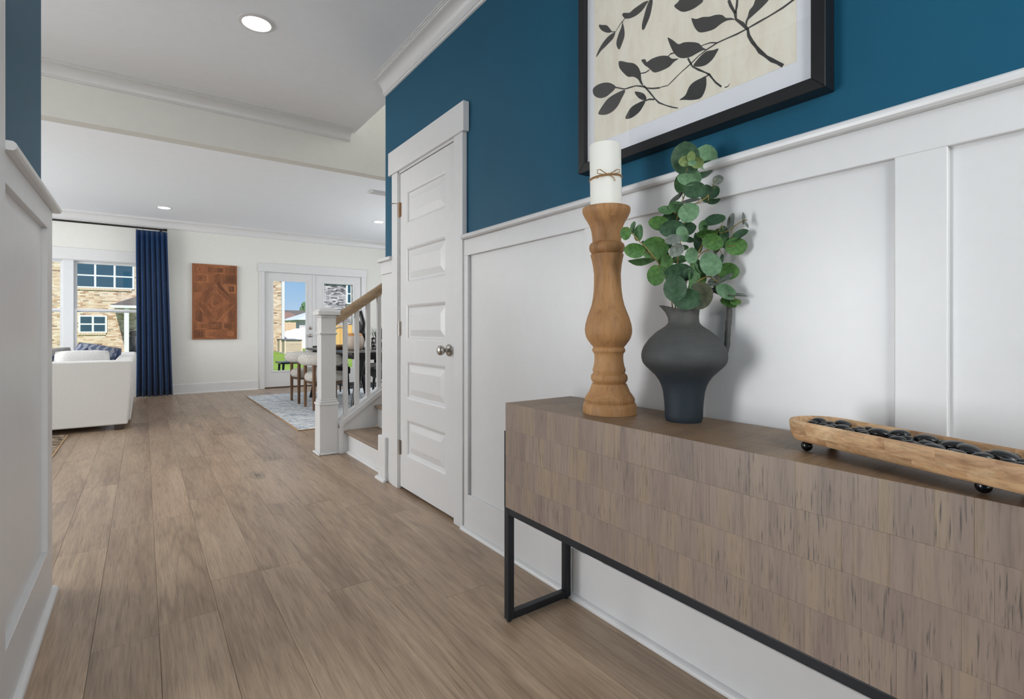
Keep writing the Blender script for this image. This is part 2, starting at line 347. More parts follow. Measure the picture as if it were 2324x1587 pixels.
EUC=[(0,1216,869,1503,71.0,72.6,0,'D',(1230,860,1500)),
(0,1317,871,1527,57.2,60.5,-20,'L',(1230,860,1500)),
(0,1325,887,1497,64.7,40.9,-25,'D',(1245,875,1481)),
(0,1200,856,1489,30.2,27.0,0,'Y',(1234,864,1495)),
(0,1226,838,1485,28.6,28.6,10,'Y',(1233,863,1496)),
(0,1204,841,1498,20.5,23.7,0,'Y',(1230,860,1500)),
(0,1201,837,1479,18.9,14.2,0,'L',(1236,866,1493)),
(0,1237,892,1442,42.8,49.4,0,'M',(1248,884,1438)),
(0,1220,867,1445,42.0,29.0,20,'L',(1251,881,1454)),
(0,1246,860,1456,32.5,35.7,-35,'L',(1249,879,1462)),
(0,1237,854,1416,50.0,42.0,0,'D',(1246,885,1431)),
(2,1311,863,1418,36.7,43.4,-10,'D',(1314,861,1416)),
(2,1325,850,1424,26.7,30.0,20,'D',(1319,858,1429)),
(2,1325,852,1398,30.0,13.4,-5,'D',(1314,862,1415)),
(0,1221,903,1403,39.5,13.2,-35,'S',(1237,891,1397)),
(2,1233,870,1387,58.5,9.7,-5,'S',(1256,878,1378)),
(0,1222,902,1376,37.9,29.7,10,'M',(1231,895,1373)),
(0,1206,926,1369,36.5,21.6,15,'M',(1227,898,1356)),
(2,1224,864,1353,48.4,48.4,-30,'L',(1249,883,1360)),
(0,1231,921,1355,50.1,31.7,-10,'D',(1225,900,1347)),
(0,1183,930,1330,49.4,37.9,10,'G',(1219,904,1320)),
(0,1197,896,1310,58.5,45.5,0,'D',(1218,905,1313)),
(2,1261,899,1318,46.8,36.7,-10,'D',(1240,892,1315)),
(2,1202,867,1293,28.8,38.5,-20,'L',(1240,895,1302)),
(0,1172,877,1275,38.2,25.5,0,'S',(1212,909,1285)),
(2,1267,894,1289,26.7,16.7,20,'D',(1240,898,1291)),
(2,1181,870,1247,31.8,35.0,50,'S',(1240,905,1256)),
(0,1199,919,1266,29.7,19.8,-10,'D',(1210,910,1267)),
(2,1264,909,1266,23.5,15.1,0,'M',(1240,903,1265)),
(1,1172,938,1258,62.6,62.6,0,'G',(1162,946,1247)),
(1,1205,939,1241,36.7,50.1,-30,'G',(1176,936,1225)),
(1,1127,971,1253,49.4,39.5,10,'G',(1143,959,1272)),
(1,1168,966,1273,26.7,13.4,30,'D',(1149,955,1265)),
(1,1106,986,1302,28.0,31.3,0,'G',(1109,985,1308)),
(1,1131,980,1319,11.6,29.9,15,'M',(1119,977,1304)),
(1,1136,964,1302,24.7,39.5,5,'M',(1127,971,1292)),
(1,1135,952,1224,62.2,18.0,5,'M',(1163,946,1245)),
(0,1191,912,1215,31.1,45.8,0,'G',(1211,910,1217)),
(1,1176,935,1184,47.8,49.4,10,'G',(1191,925,1193)),
(1,1208,937,1198,23.4,30.1,0,'D',(1190,925,1195)),
(2,1201,881,1185,64.5,51.6,-10,'D',(1241,914,1195)),
(2,1254,916,1231,40.4,20.2,0,'M',(1240,908,1229)),
(1,1177,873,1142,57.3,60.4,0,'D',(1205,915,1159)),
(5,1203,854,1113,63.6,54.1,0,'D',(1234,875,1114)),
(5,1233,833,1123,60.4,63.6,10,'B',(1232,864,1134)),
(3,1207,852,1182,25.5,28.6,0,'D',(1262,887,1194)),
(4,1213,847,1162,22.3,47.7,-5,'M',(1241,869,1167)),
(5,1275,864,1179,33.0,42.8,-20,'G',(1266,850,1167)),
(4,1246,860,1193,19.5,48.7,-20,'M',(1255,868,1195)),
(3,1231,859,1234,32.3,37.1,0,'L',(1271,872,1233)),
(4,1265,859,1207,16.4,39.3,-20,'M',(1262,867,1211)),
(5,1274,828,1210,51.6,58.1,-25,'L',(1284,846,1178)),
(5,1325,807,1193,48.8,43.9,10,'G',(1313,828,1160)),
(4,1325,828,1228,9.9,26.4,10,'D',(1315,828,1259)),
(5,1312,825,1170,58.9,22.9,-20,'S',(1309,829,1162)),
(5,1311,838,1157,13.2,19.8,0,'M',(1308,830,1163)),
(5,1308,803,1135,48.4,35.5,35,'L',(1325,812,1138)),
(5,1325,779,1125,41.7,9.6,12,'S',(1325,785,1115)),
(5,1322,805,1105,39.0,17.9,30,'G',(1325,796,1122)),
(5,1325,784,1106,24.1,16.1,0,'G',(1325,783,1114)),
(3,1278,825,1272,48.4,42.0,20,'G',(1293,851,1288)),
(3,1284,845,1299,49.1,22.9,0,'G',(1298,848,1297)),
(3,1283,858,1320,23.1,29.7,0,'M',(1299,848,1298)),
(3,1300,834,1335,54.0,26.2,-8,'D',(1310,834,1300)),
(3,1288,880,1276,25.1,50.1,-10,'D',(1280,860,1264)),
(3,1322,830,1294,29.7,39.5,-30,'M',(1316,828,1301)),
(3,1325,821,1300,23.0,39.4,-5,'D',(1322,820,1302)),
(4,1325,784,1259,49.8,45.0,10,'G',(1325,786,1261)),
(4,1323,842,1259,16.6,19.9,20,'B',(1310,834,1258)),
(3,1325,798,1327,14.6,42.1,8,'S',(1325,790,1314)),
(3,1325,775,1288,41.6,19.2,-25,'D',(1325,791,1314)),
(3,1325,763,1332,6.3,28.6,5,'S',(1325,763,1326)),
(3,1325,755,1315,6.3,19.0,-25,'S',(1325,756,1325)),
(2,1325,839,1456,24.9,23.2,-10,'S',(1325,839,1455)),
(4,1325,848,1249,8.3,20.0,0,'S',(1306,838,1257)),
(4,1325,812,1272,19.6,29.4,0,'M',(1325,811,1261))]
PEBBLES= [(1176,518,22,8),(1231,535,32,17),(1185,500,25,11),(1170,477,19,8),(1157,453,29,12),(1211,469,32,16),(1158,432,15,9),(1181,426,20,7),(1151,414,22,8),(1209,416,17,8),(1149,385,44,12),(1204,400,14,6),(1124,349,26,10),(1171,356,43,19),(1098,313,21,6),(1174,314,36,11),(1115,297,26,7),(1150,295,25,5),(1092,279,29,7),(1126,270,37,12),(1081,255,27,5),(1135,258,17,7),(1110,234,41,14),(1081,220,27,6),(1112,211,23,6),(1095,198,37,7),(1091,188,14,3)]
# ------------------------------------------------------------------ floor of individual planks
def struct(o): o['kind']='structure'; return o
floor=struct(box('floor',M_dark,-5,5,-1.7,9.78,-.09,-.0105))
PW,PL,PT=.18,1.22,.01
bm=B(); abox(bm,-PW/2+.0004,PW/2-.0004,-PL/2+.0005,PL/2-.0005,-PT,0,.0006)
plank_me=bpy.data.meshes.new('plank'); bm.to_mesh(plank_me); bm.free(); plank_me.materials.append(M_floor)
pre_end={-1:3.08,0:2.10,5:3.15,6:1.74,7:1.50}
rp=random.Random(5)
def plank_row(i,y0,y1):
    x0=-.136+PW*i
    e=pre_end.get(i,rp.uniform(0,PL)); y=e-math.ceil((e-y0)/PL)*PL
    while y<y1:
        a,b=max(y,y0-.3),min(y+PL,9.76)
        if b-a>.03:
            o=link('plank',plank_me,None,floor); o.location=(x0+PW/2,(a+b)/2,rp.uniform(-.0003,0)); o.scale=(1,(b-a)/PL,1)
        y+=PL
for i in range(-1,8): plank_row(i,.55,9.76)
plank_row(8,.75,4.4)
plank_row(-2,2.75,9.76)
for i in range(-12,-2): plank_row(i,2.75+max(0,(-2-i)*.35),9.76)
for i in range(8,17): plank_row(i,4.4 if i<9 else 4.55,9.76)
# rest of the floor, outside the frame: one plain oak board surface behind the camera
bm=B(); abox(bm,-.3,1.34,-1.6,.54,-.0104,-.0004); o=mk('floor_board',bm,M_floor,floor); o['kind']='stuff'

# ------------------------------------------------------------------ right wall with wainscot and closet door opening
XD,XB=1.362,1.343     # drywall plane, board plane
DY0,DY1=2.394,3.119
wr=B()
abox(wr,XD,1.48,-1.6,DY0,0,2.745); abox(wr,XD,1.48,DY1,3.39,0,2.745); abox(wr,XD,1.48,DY0,DY1,2.045,2.745)
wall_right=struct(mk('wall_right',wr,M_teal))
def onr(name,mat,y0,y1,z0,z1,x0=XB,bev=.0015): return box(name,mat,x0,XD+.001,y0,y1,z0,z1,wall_right,bev)
for (a,b) in ((-1.5,-.60),(-.56,.331),(.423,1.307),(1.40,2.25)):
    onr('recessed_panel',M_panel,max(a-.04,-1.55),min(b+.04,2.29),.17,1.42,XD-.004,0)
onr('top_rail',M_trim,-1.6,2.292,1.408,1.492)
onr('bottom_rail',M_trim,-1.6,2.292,0,.187)
for a,b in ((-.60,-.56),(.331,.423),(1.307,1.40),(2.25,2.292)): onr('stile',M_trim,a,b,.187,1.408)
bm=B(); extr(bm,[(XD,1.492),(1.325,1.492),(1.319,1.497),(1.317,1.504),(1.319,1.511),(1.325,1.516),(XD,1.516)],'y',-1.6,2.283); mk('chair_rail_cap',bm,M_trim,wall_right,smooth=30)
# wainscot on the far side of the door, wrapped round the wall end
wb_=lambda n,x0,y0,y1,z0,z1,m=M_trim,bev=.0015: box(n,m,x0,1.48+(XD-x0),y0,y1,z0,z1,wall_right,bev)
wb_('stile',XB,3.219,3.408,.187,1.408); wb_('bottom_rail',XB-.001,3.219,3.409,0,.187); wb_('top_rail',XB-.006,3.219,3.414,1.408,1.492)
wb_('chair_rail_cap',1.317,3.219,3.437,1.492,1.516,bev=.004)
box('base_block',M_trim,1.322,1.372,3.30,3.43,0,.30,wall_right,.004)
# quarter-round shoe
def shoe(name,axis,a,b,c,sx,parent=None,r=.019):
    prof=[(c,0),(c+sx*r,0),(c+sx*r,.006),(c+sx*r*.9,.011),(c+sx*r*.65,.0155),(c+sx*r*.3,.0185),(c,.019)]
    bm=B(); extr(bm,prof,axis,a,b); return mk(name,bm,M_trim,parent,smooth=30)
struct(shoe('baseboard_right','y',-1.6,2.30,XB,-1))
shoe('shoe_molding','y',3.285,3.44,1.322,-1,wall_right)
# ---- closet door
door=struct(thing('door_1',None,None,(1.36,2.756,0)))
XS=1.352              # slab front
# slab as stiles/rails with raised panels
panels=[(1.70,1.905),(1.325,1.545),(.962,1.185),(.592,.828),(.228,.46)]
PY0,PY1=2.505,3.02
sl=B()
abox(sl,XS,XS+.035,DY0+.003,PY0,.018,2.036); abox(sl,XS,XS+.035,PY1,DY1-.003,.018,2.036)
zs=[.018]+[z for p in sorted(panels) for z in p]+[2.036]
for k in range(0,len(zs),2): abox(sl,XS,XS+.035,PY0,PY1,zs[k],zs[k+1])
slab=mk('door_slab',sl,M_trim,door)
for z0,z1 in panels:
    bm=B()
    loops=[(0,0),(.010,.004),(.016,.011),(.020,.0125),(.026,.0125),(.062,.004),(.066,.0035)]
    vs=[]
    for ins,dep in loops: vs.append([bm.verts.new((XS+dep,y,z)) for y,z in ((PY0+ins,z0+ins),(PY1-ins,z0+ins),(PY1-ins,z1-ins),(PY0+ins,z1-ins))])
    for a,b in zip(vs,vs[1:]):
        for k in range(4): bm.faces.new((a[k],a[(k+1)%4],b[(k+1)%4],b[k]))
    bm.faces.new(vs[-1]); bmesh.ops.recalc_face_normals(bm,faces=bm.faces)
    bmesh.ops.reverse_faces(bm,faces=bm.faces) if bm.faces[0].normal.x>0 else None
    mk('raised_panel',bm,M_trim,slab)
box('door_jamb',M_trim,1.345,1.48,DY1,DY1+.014,0,2.05,door); box('door_jamb',M_trim,1.345,1.48,DY0-.014,DY0,0,2.05,door); box('head_jamb',M_trim,1.345,1.48,DY0-.014,DY1+.014,2.039,2.053,door)
box('casing',M_trim,1.336,XD+.001,DY1+.008,3.219,0,2.052,door,.002); box('casing',M_trim,1.336,XD+.001,2.292,DY0-.008,0,2.052,door,.002)
box('head_casing',M_trim,1.328,XD+.001,2.27,3.262,2.052,2.205,door,.002)
box('closet_back',M_dark,1.47,1.50,2.3,3.2,0,2.1,door)
for z,m in ((1.805,M_brass),(1.036,M_nickel),(.269,M_nickel)):
    bm=B(); abox(bm,XS-.002,XS+.001,3.095,3.122,z-.045,z+.045,.0005)
    h=mk('hinge',bm,m,door); 
    bm=B(); alathe(bm,[(.007,z-.047),(.007,z-.016)],XS-.006,3.118,12); alathe(bm,[(.007,z-.015),(.007,z+.015)],XS-.006,3.118,12); alathe(bm,[(.007,z+.016),(.007,z+.047)],XS-.006,3.118,12); mk('hinge_barrel',bm,m,h,smooth=40)
bm=B(); atube(bm,[(XS-.004,3.12,1.845),(XS-.02,3.135,1.853),(XS-.035,3.165,1.85),(XS-.045,3.17,1.852)],.004,8); mk('hinge_pin_stop',bm,M_nickel,door,smooth=40)
def knob(parent,c,axis,r=.027,m=M_nickel,rose=.033):
    bm=B(); alathe(bm,[(rose,0),(rose,.004),(rose*.85,.009),(.012,.012),(.011,.028),(.018,.034),(r*.93,.042),(r,.052),(r*.93,.062),(r*.6,.068),(.004,.07)],0,0,24)
    Mx=Matrix.Translation(c)@Vector((0,0,1)).rotation_difference(Vector(axis)).to_matrix().to_4x4(); bm.transform(Mx)
    return mk('door_knob',bm,m,parent,smooth=50)
knob(door,(XS,2.462,.917),(-1,0,0))

# ------------------------------------------------------------------ left wall with opening to the study
wl_=B()
abox(wl_,-.43,-.312,-1.6,.25,0,2.745); abox(wl_,-.43,-.312,1.70,2.60,0,2.745); abox(wl_,-.43,-.312,.25,1.70,2.06,2.745)
wall_left=struct(mk('wall_left',wl_,M_teal))
def onl(name,mat,y0,y1,z0,z1,x1=-.29,bev=.0015): return box(name,mat,-.313,x1,y0,y1,z0,z1,wall_left,bev)
onl('recessed_panel',M_panel,1.80,2.60,.17,1.42,-.308,0)
onl('top_rail',M_trim,1.80,2.688,1.41,1.492); onl('bottom_rail',M_trim,1.80,2.688,0,.195); onl('stile',M_trim,2.572,2.688,.195,1.41)
box('wrap_board',M_trim,-.45,-.2905,2.60,2.686,0,1.492,wall_left,.001)
bm=B(); extr(bm,[(-.313,1.492),(-.272,1.492),(-.266,1.497),(-.264,1.504),(-.266,1.511),(-.272,1.516),(-.313,1.516)],'y',1.822,2.72); mk('chair_rail_cap',bm,M_trim,wall_left,smooth=30)
box('cap_return',M_trim,-.45,-.30,2.60,2.72,1.492,1.516,wall_left,.003)
struct(shoe('baseboard_left','y',1.82,2.70,-.29,1))
dc=struct(thing('trim_1',None,None,(-.31,1,0)))
box('casing',M_trim,-.314,-.286,1.70,1.822,0,2.06,dc,.002); box('casing',M_trim,-.314,-.286,.13,.25,0,2.06,dc,.002); box('head_casing',M_trim,-.314,-.280,.10,1.85,2.06,2.21,dc,.002)
box('jamb',M_trim,-.43,-.312,1.688,1.70,0,2.06,dc); box('jamb',M_trim,-.43,-.312,.25,.262,0,2.06,dc)
# study and hall shell outside the frame
struct(box('wall_study',M_greige,-5,-.43,2.48,2.60,0,2.745)); struct(box('wall_front',M_greige,-5,1.48,-2.0,-1.88,0,2.745)); struct(box('wall_far_left',M_greige,-5.1,-5,-2.0,9.85,0,2.745))
struct(box('wall_hall_end',M_greige,1.362,1.48,-1.95,-1.6,0,2.745))

# ------------------------------------------------------------------ ceilings, header beam, crown moldings
ceil=struct(box('ceiling',M_ceil,-5.1,1.497,-2.0,4.45,2.745,2.86))
struct(box('ceiling_living',M_ceil,-5.1,5.1,4.53,9.85,2.745,2.86))
struct(box('wall_header',M_greige,-5,1.497,4.42,4.53,2.405,2.745))
struct(box('wall_stair_upper',M_greige,1.497,5,4.42,4.53,2.405,5.2))
struct(box('wall_stair',M_greige,1.48,5,3.29,3.39,0,5.2)); struct(box('wall_stair_end',M_greige,4.9,5,3.39,4.42,0,5.2)); struct(box('ceiling_stair',M_ceil,1.36,5,3.29,4.53,5.2,5.3))
struct(box('wall_stair_landing',M_greige,1.40,1.497,3.29,4.45,2.86,5.2))
def crown_prof(w,zc,s,drop,proj):
    # from wall bottom round to the ceiling; w wall coordinate, s direction away from the wall
    pts=[(0,1.0),(0.02,1.0),(.10,.97),(.13,.93),(.13,.88),(.18,.86)]
    for k in range(0,9):
        t=k/8; a=t*pi/2
        pts.append((.18+.62*(1-math.cos(a)),.86-.66*math.sin(a)))
    pts+=[(.84,.18),(.84,.12),(.92,.10),(.92,.05),(1.0,.04),(1.0,0)]
    return [(w,zc)]+[(w+s*proj*p,zc-drop*d) for p,d in pts]
def crown(name,axis,a,b,w,s,drop=.105,proj=.098,zc=2.745):
    bm=B(); extr(bm,crown_prof(w,zc,s,drop,proj),axis,a,b); return struct(mk(name,bm,M_trim,smooth=25))
crown('trim_2','y',-1.6,3.39,XD,-1); crown('trim_3','x',-5,1.452,4.42,-1,.09,.10)
crown('trim_4','x',-5,5,9.72,-1,.135,.12)
# ------------------------------------------------------------------ back wall with window and patio doors
YW=9.72
wbk=B()
WX0,WX1,WZ0,WZ1=-1.84,.10,.50,2.045; FX0,FX1=1.700,3.425
for (x0,x1,z0,z1) in ((-5,WX0,0,2.745),(WX0,WX1,0,WZ0),(WX0,WX1,WZ1,2.745),(WX1,FX0,0,2.745),(FX0,FX1,2.045,2.745),(FX1,5,0,2.745)):
    abox(wbk,x0,x1,YW,YW+.14,z0,z1)
struct(mk('wall_back',wbk,M_greige)); struct(box('wall_dining_side',M_greige,5,5.1,4.42,9.85,0,2.745))
bb=B(); extr(bb,[(YW,0),(YW-.015,0),(YW-.015,.145),(YW-.010,.158),(YW,.16)],'x',.02,1.612); struct(mk('baseboard_back',bb,M_trim))
sb=shoe('shoe_molding','x',.02,1.612,YW-.015,-1); struct(sb); sb.name='baseboard_back_shoe'
# window 1 : two double-hung units
win=struct(thing('window_1',None,None,(-.85,YW,1.25)))
box('head_casing',M_trim,WX0-.16,WX1+.16,YW-.022,YW,2.045,2.21,win,.002); box('casing',M_trim,WX0-.10,WX0,YW-.018,YW,.40,2.045,win,.002); box('casing',M_trim,WX1,WX1+.10,YW-.018,YW,.40,2.045,win,.002)
box('window_stool',M_trim,WX0-.14,WX1+.14,YW-.05,YW+.06,.48,.50,win,.003); box('apron',M_trim,WX0-.10,WX1+.10,YW-.018,YW,.39,.48,win,.002)
box('mullion',M_vinyl,-.937,-.818,YW+.015,YW+.10,WZ0,WZ1,win,.002)
box('jamb',M_vinyl,WX0,WX0+.02,YW,YW+.12,WZ0,WZ1,win); box('jamb',M_vinyl,WX1-.02,WX1,YW,YW+.12,WZ0,WZ1,win); box('head_jamb',M_vinyl,WX0,WX1,YW,YW+.12,WZ1-.012,WZ1,win)
def sash(x0,x1,z0,z1,y,parent,fw=.034,mat=M_vinyl,name='sash'):
    bm=B(); abox(bm,x0,x0+fw,y,y+.03,z0,z1); abox(bm,x1-fw,x1,y,y+.03,z0,z1); abox(bm,x0+fw,x1-fw,y,y+.03,z0,z0+fw); abox(bm,x0+fw,x1-fw,y,y+.03,z1-fw,z1)
    s=mk(name,bm,mat,parent)
    box('glass_pane',M_glass,x0+fw,x1-fw,y+.013,y+.017,z0+fw,z1-fw,s); return s
for x0,x1 in ((WX0+.02,-.937),(-.818,WX1-.02)):
    sash(x0,x1,1.285,2.033,YW+.075,win); sash(x0,x1,WZ0,1.335,YW+.04,win)
# patio doors
pd=struct(thing('door_2',None,None,(2.56,YW,0)))
box('head_casing',M_trim,1.61,3.515,YW-.022,YW,2.035,2.185,pd,.002); box('casing',M_trim,1.625,FX0+.008,YW-.018,YW,0,2.035,pd,.002); box('casing',M_trim,FX1-.008,3.50,YW-.018,YW,0,2.035,pd,.002)
box('jamb',M_trim,FX0,FX0+.012,YW,YW+.13,0,2.045,pd); box('jamb',M_trim,FX1-.012,FX1,YW,YW+.13,0,2.045,pd); box('head_jamb',M_trim,FX0,FX1,YW,YW+.13,2.032,2.045,pd)
box('threshold',plain('threshold_bronze',(74,56,42),.5),FX0+.012,FX1-.012,YW-.01,YW+.13,0,.018,pd,.003)
def patio_leaf(x0,x1,g0,g1):
    z0,z1,gz0,gz1=.022,2.03,.298,1.888; y0,y1=YW+.012,YW+.056
    bm=B(); abox(bm,x0,g0,y0,y1,z0,z1); abox(bm,g1,x1,y0,y1,z0,z1); abox(bm,g0,g1,y0,y1,z0,gz0); abox(bm,g0,g1,y0,y1,gz1,z1)
    lf=mk('door_leaf',bm,M_trim,pd)
    bm=B(); f=.022
    for (a,b,c,d) in ((g0-f,g0+.008,gz0-f,gz1+f),(g1-.008,g1+f,gz0-f,gz1+f),(g0,g1,gz0-f,gz0+.008),(g0,g1,gz1-.008,gz1+f)): abox(bm,a,b,y0-.008,y0+.004,c,d,.003)
    mk('glazing_bead',bm,M_vinyl,lf); box('glass_pane',M_glass,g0,g1,y0+.018,y0+.024,gz0,gz1,lf); return lf
l1=patio_leaf(1.716,2.528,1.843,2.398); l2=patio_leaf(2.542,3.41,2.71,3.26)
box('astragal',M_trim,2.512,2.56,YW+.001,YW+.014,.022,2.03,pd,.002)
knob(l1,(2.472,YW+.012,.918),(0,-1,0)); bm=B(); alathe(bm,[(.03,0),(.03,.006),(.024,.012),(.012,.016),(.01,.022)],0,0,20); bm.transform(Matrix.Translation((2.472,YW+.012,1.054))@Matrix.Rotation(pi/2,4,'X')); mk('deadbolt',bm,M_nickel,l1,smooth=40)

# ------------------------------------------------------------------ staircase
st=thing('staircase','white staircase with wood treads and square balusters beside the closet door','staircase',(1.24,4.375,0))
RUN,RISE=.26,.188
for k in range(11):
    x=1.375+RUN*k; z=RISE*(k+1)
    box('riser',M_trim,x+.015,x+.03,3.391,4.288,RISE*k,z-.028,st)
    bm=B(); prof=[(x+RUN+.03,z-.028),(x-.002,z-.028),(x-.012,z-.024),(x-.016,z-.014),(x-.012,z-.004),(x-.002,z),(x+RUN+.03,z)]
    extr(bm,prof,'y',3.391,4.286); mk('tread',bm,M_stair,st,smooth=30)
shoe('shoe_molding','y',3.44,4.288,1.39,-1,st)
SL=.70
def zr(x,z0): return z0+SL*(x-1.337)
xe=4.2
bm=B(); extr(bm,[(1.316,0),(xe,zr(xe,.225)-.45),(xe,zr(xe,.225)),(1.337,.225),(1.316,.215)],'y',4.292,4.42); mk('stringer_panel',bm,M_trim,st)
bm=B(); extr(bm,[(1.318,zr(1.318,.222)),(xe,zr(xe,.222)),(xe,zr(xe,.262)),(1.318,zr(1.318,.262))],'y',4.278,4.434); mk('stringer_cap',bm,M_trim,st)
box('stringer_end',M_trim,1.318,1.352,4.27,4.30,0,.235,st,.002); box('stringer_trim',M_trim,1.352,1.392,4.28,4.292,0,.20,st)
bm=B()
extr(bm,[(1.318,zr(1.318,.262)),(xe,zr(xe,.262)),(xe,zr(xe,.275)),(1.318,zr(1.318,.275))],'y',4.322,4.39); mk('shoe_rail',bm,M_trim,st)
for k in range(27):
    x=1.392+.0985*k
    box('baluster',M_trim,x-.017,x+.017,4.339,4.373,zr(x,.270),zr(x,1.09)+.02,st,.0015)
bm=B()
hp=[(-.028,0),(.028,0),(.030,.022),(.036,.036),(.034,.058),(.022,.078),(0,.086),(-.022,.078),(-.034,.058),(-.036,.036),(-.030,.022)]
A=[bm.verts.new((1.302,4.356+p[0],1.058+p[1]*1.12)) for p in hp]; E_=[bm.verts.new((xe,4.356+p[0],zr(xe,1.082)+p[1]*1.12)) for p in hp]
for i in range(len(hp)): j=(i+1)%len(hp); bm.faces.new((A[i],A[j],E_[j],E_[i]))
bm.faces.new(A[::-1]); bm.faces.new(E_); bmesh.ops.recalc_face_normals(bm,faces=bm.faces); mk('handrail',bm,M_rail,st,smooth=50)
NX,NY=1.242,4.375
bm=B()
for (h,z0,z1,bv) in ((.074,0,.405,.002),(.080,.405,.425,.004),(.071,.425,.445,.005),(.065,.445,.46,.003),(.0605,.46,1.125,.002),(.066,.985,.992,.001),(.072,.992,1.004,.003)): abox(bm,NX-h,NX+h,NY-h,NY+h,z0,z1,bv)
nw=mk('newel_post',bm,M_trim,st)
bm=B(); abox(bm,NX-.068,NX+.068,NY-.068,NY+.068,1.125,1.148,.008); abox(bm,NX-.088,NX+.088,NY-.088,NY+.088,1.148,1.182,.003)
for (h0,z0,h1,z1) in ((.076,1.182,.070,1.196),(.070,1.196,.018,1.214)):
    a=[bm.verts.new((NX+sx*h0,NY+sy*h0,z0)) for sx,sy in ((-1,-1),(1,-1),(1,1),(-1,1))]; b=[bm.verts.new((NX+sx*h1,NY+sy*h1,z1)) for sx,sy in ((-1,-1),(1,-1),(1,1),(-1,1))]
    for k in range(4): bm.faces.new((a[k],a[(k+1)%4],b[(k+1)%4],b[k]))
    bm.faces.new(b)
mk('newel_cap',bm,M_trim,nw)
bm=B()
for (x0,x1,y0,y1) in ((NX-.09,NX-.074,NY-.09,NY+.09),(NX-.074,NX+.09,NY-.09,NY-.074)): abox(bm,x0,x1,y0,y1,0,.018,.006)
mk('shoe_molding',bm,M_trim,nw)
# ------------------------------------------------------------------ console table
TZ=.772; TX0,TX1=1.035,1.342; TY0,TY1=-.06,1.476; TB=.405
con=thing('console_table','waterfall wood console table on a black metal frame against the white wainscot','table',((TX0+TX1)/2,(TY0+TY1)/2,0))
body=box('body',M_conf,TX0+.006,TX1-.001,TY0+.001,TY1-.001,TB+.001,TZ-.006,con)
rb=random.Random(3)
rows=[TB,.497,.588,.680,TZ]
def block(parent,mat,x0,x1,y0,y1,z0,z1,d=0):
    g=.0001; b=box('wood_block',mat,x0,x1,y0+g,y1-g,z0,z1,parent,.0002); return b
for r in range(4):
    y=TY0
    while y<TY1-.005:
        w=rb.uniform(.045,.15); e=min(y+w,TY1)
        if TY1-e<.04: e=TY1
        d=rb.uniform(0,.0003); top=r==3
        block(body,M_conf,TX0+d,TX0+.008,y,e,rows[r]+.0001,rows[r+1]-(.0004 if top else .0001)); y=e
cols=[TX0+.0006,1.135,1.238,TX1]
for c in range(3):
    y=TY0
    while y<TY1-.005:
        w=rb.uniform(.05,.16); e=min(y+w,TY1)
        if TY1-e<.04: e=TY1
        block(body,M_cont,cols[c]+.0002,cols[c+1]-.0002,y,e,TZ-.008,TZ-rb.uniform(0,.0003)); y=e
box('end_panel',M_conf,TX0+.006,TX1-.001,TY1-.004,TY1,TB,TZ-.002,body)
tb=.026
def metal(name,x0,x1,y0,y1,z0,z1,b=.0025): return box(name,M_black,x0,x1,y0,y1,z0,z1,con,b,2)
for (y0,y1) in ((TY1-.016,TY1+.010),(TY0-.010,TY0+.016)):
    metal('leg',TX0+.001,TX0+.001+tb,y0,y1,.008,TB-.001); metal('leg',TX1-.004-tb-.008,TX1-.012,y0,y1,.008,TB-.001)
    metal('floor_bar',TX0+.001+tb,TX1-.012-tb,y0,y1,.008,.008+tb); metal('cross_bar',TX0+.001+tb,TX1-.012-tb,y0,y1,TB-.025,TB-.001)
    yo=(TY1,TY1+.010) if y1>1 else (TY0-.010,TY0)
    metal('side_strap',TX0+.001,TX0+.001+tb,yo[0],yo[1],TB-.002,.672,.001); metal('side_strap',TX1-.038,TX1-.012,yo[0],yo[1],TB-.002,.672,.001)
    for x in (TX0+.014,TX1-.026):
        bm=B(); alathe(bm,[(.008,0),(.009,.004),(.006,.009)],x,(y0+y1)/2,12); mk('glide',bm,M_black,con)
metal('apron_bar',TX0+.001,TX0+.001+tb,TY0+.016,TY1-.016,TB-.024,TB-.001); metal('apron_bar',TX1-.038,TX1-.012,TY0+.016,TY1-.016,TB-.024,TB-.001)

# ------------------------------------------------------------------ candle holder + candle
CX_,CY_=1.172,1.110; lean=math.radians(1.0)
ld=Vector((-.81,.585,0))
ch=thing('candle_holder','tall turned wooden candle holder at the far end of the console table','candle holder',(CX_,CY_,TZ))
k=1/(4.96*732.7*1.018)
P5=[(1475,300),(1472,303),(1400,303),(1372,298),(1352,286),(1346,276),(1340,280),(1310,283),(1280,265),(1230,230),(1180,210),(1145,196),(1137,180),(1130,184),(1120,195),(1098,206),(1075,208),(1050,203),(1034,190),(1028,178),(1015,180),(1000,186),(985,187),(960,178),(930,170),(890,164),(850,162),(810,165),(795,175),(780,186),(765,187),(750,183),(738,173),(732,174),(710,195),(690,210),(660,233),(625,251),(580,264),(540,267),(480,260),(400,237),(330,210),(260,185),(180,168),(100,158),(40,154),(0,153)]
zz=lambda py: 1.03-(py-748)/732.7-TZ
prof=[(hw*k,zz(640+y/4.96)) for y,hw in P5]
k4=1/(3.967*732.7*1.018)
P4=[(1280,121),(1200,130),(1150,140),(1112,150),(1106,149),(1100,140),(1096,134),(1090,142),(1070,156),(1045,162),(1020,158),(1005,148),(996,133),(985,130),(960,131),(900,137),(850,150),(810,170),(770,195),(735,212),(715,217),(695,217),(688,214),(686,205),(690,60)]
prof+=[(hw*k4,zz(300+y/3.967)) for y,hw in P4]
prof[0]=(prof[0][0],0.0)
prof=[(r,max(z,0)) for r,z in prof]
for i in range(1,len(prof)-1): prof[i]=(prof[i][0],max(prof[i][1],prof[i-1][1]+.0001))
prof[-1]=(prof[-1][0],prof[-2][1]-.0008)
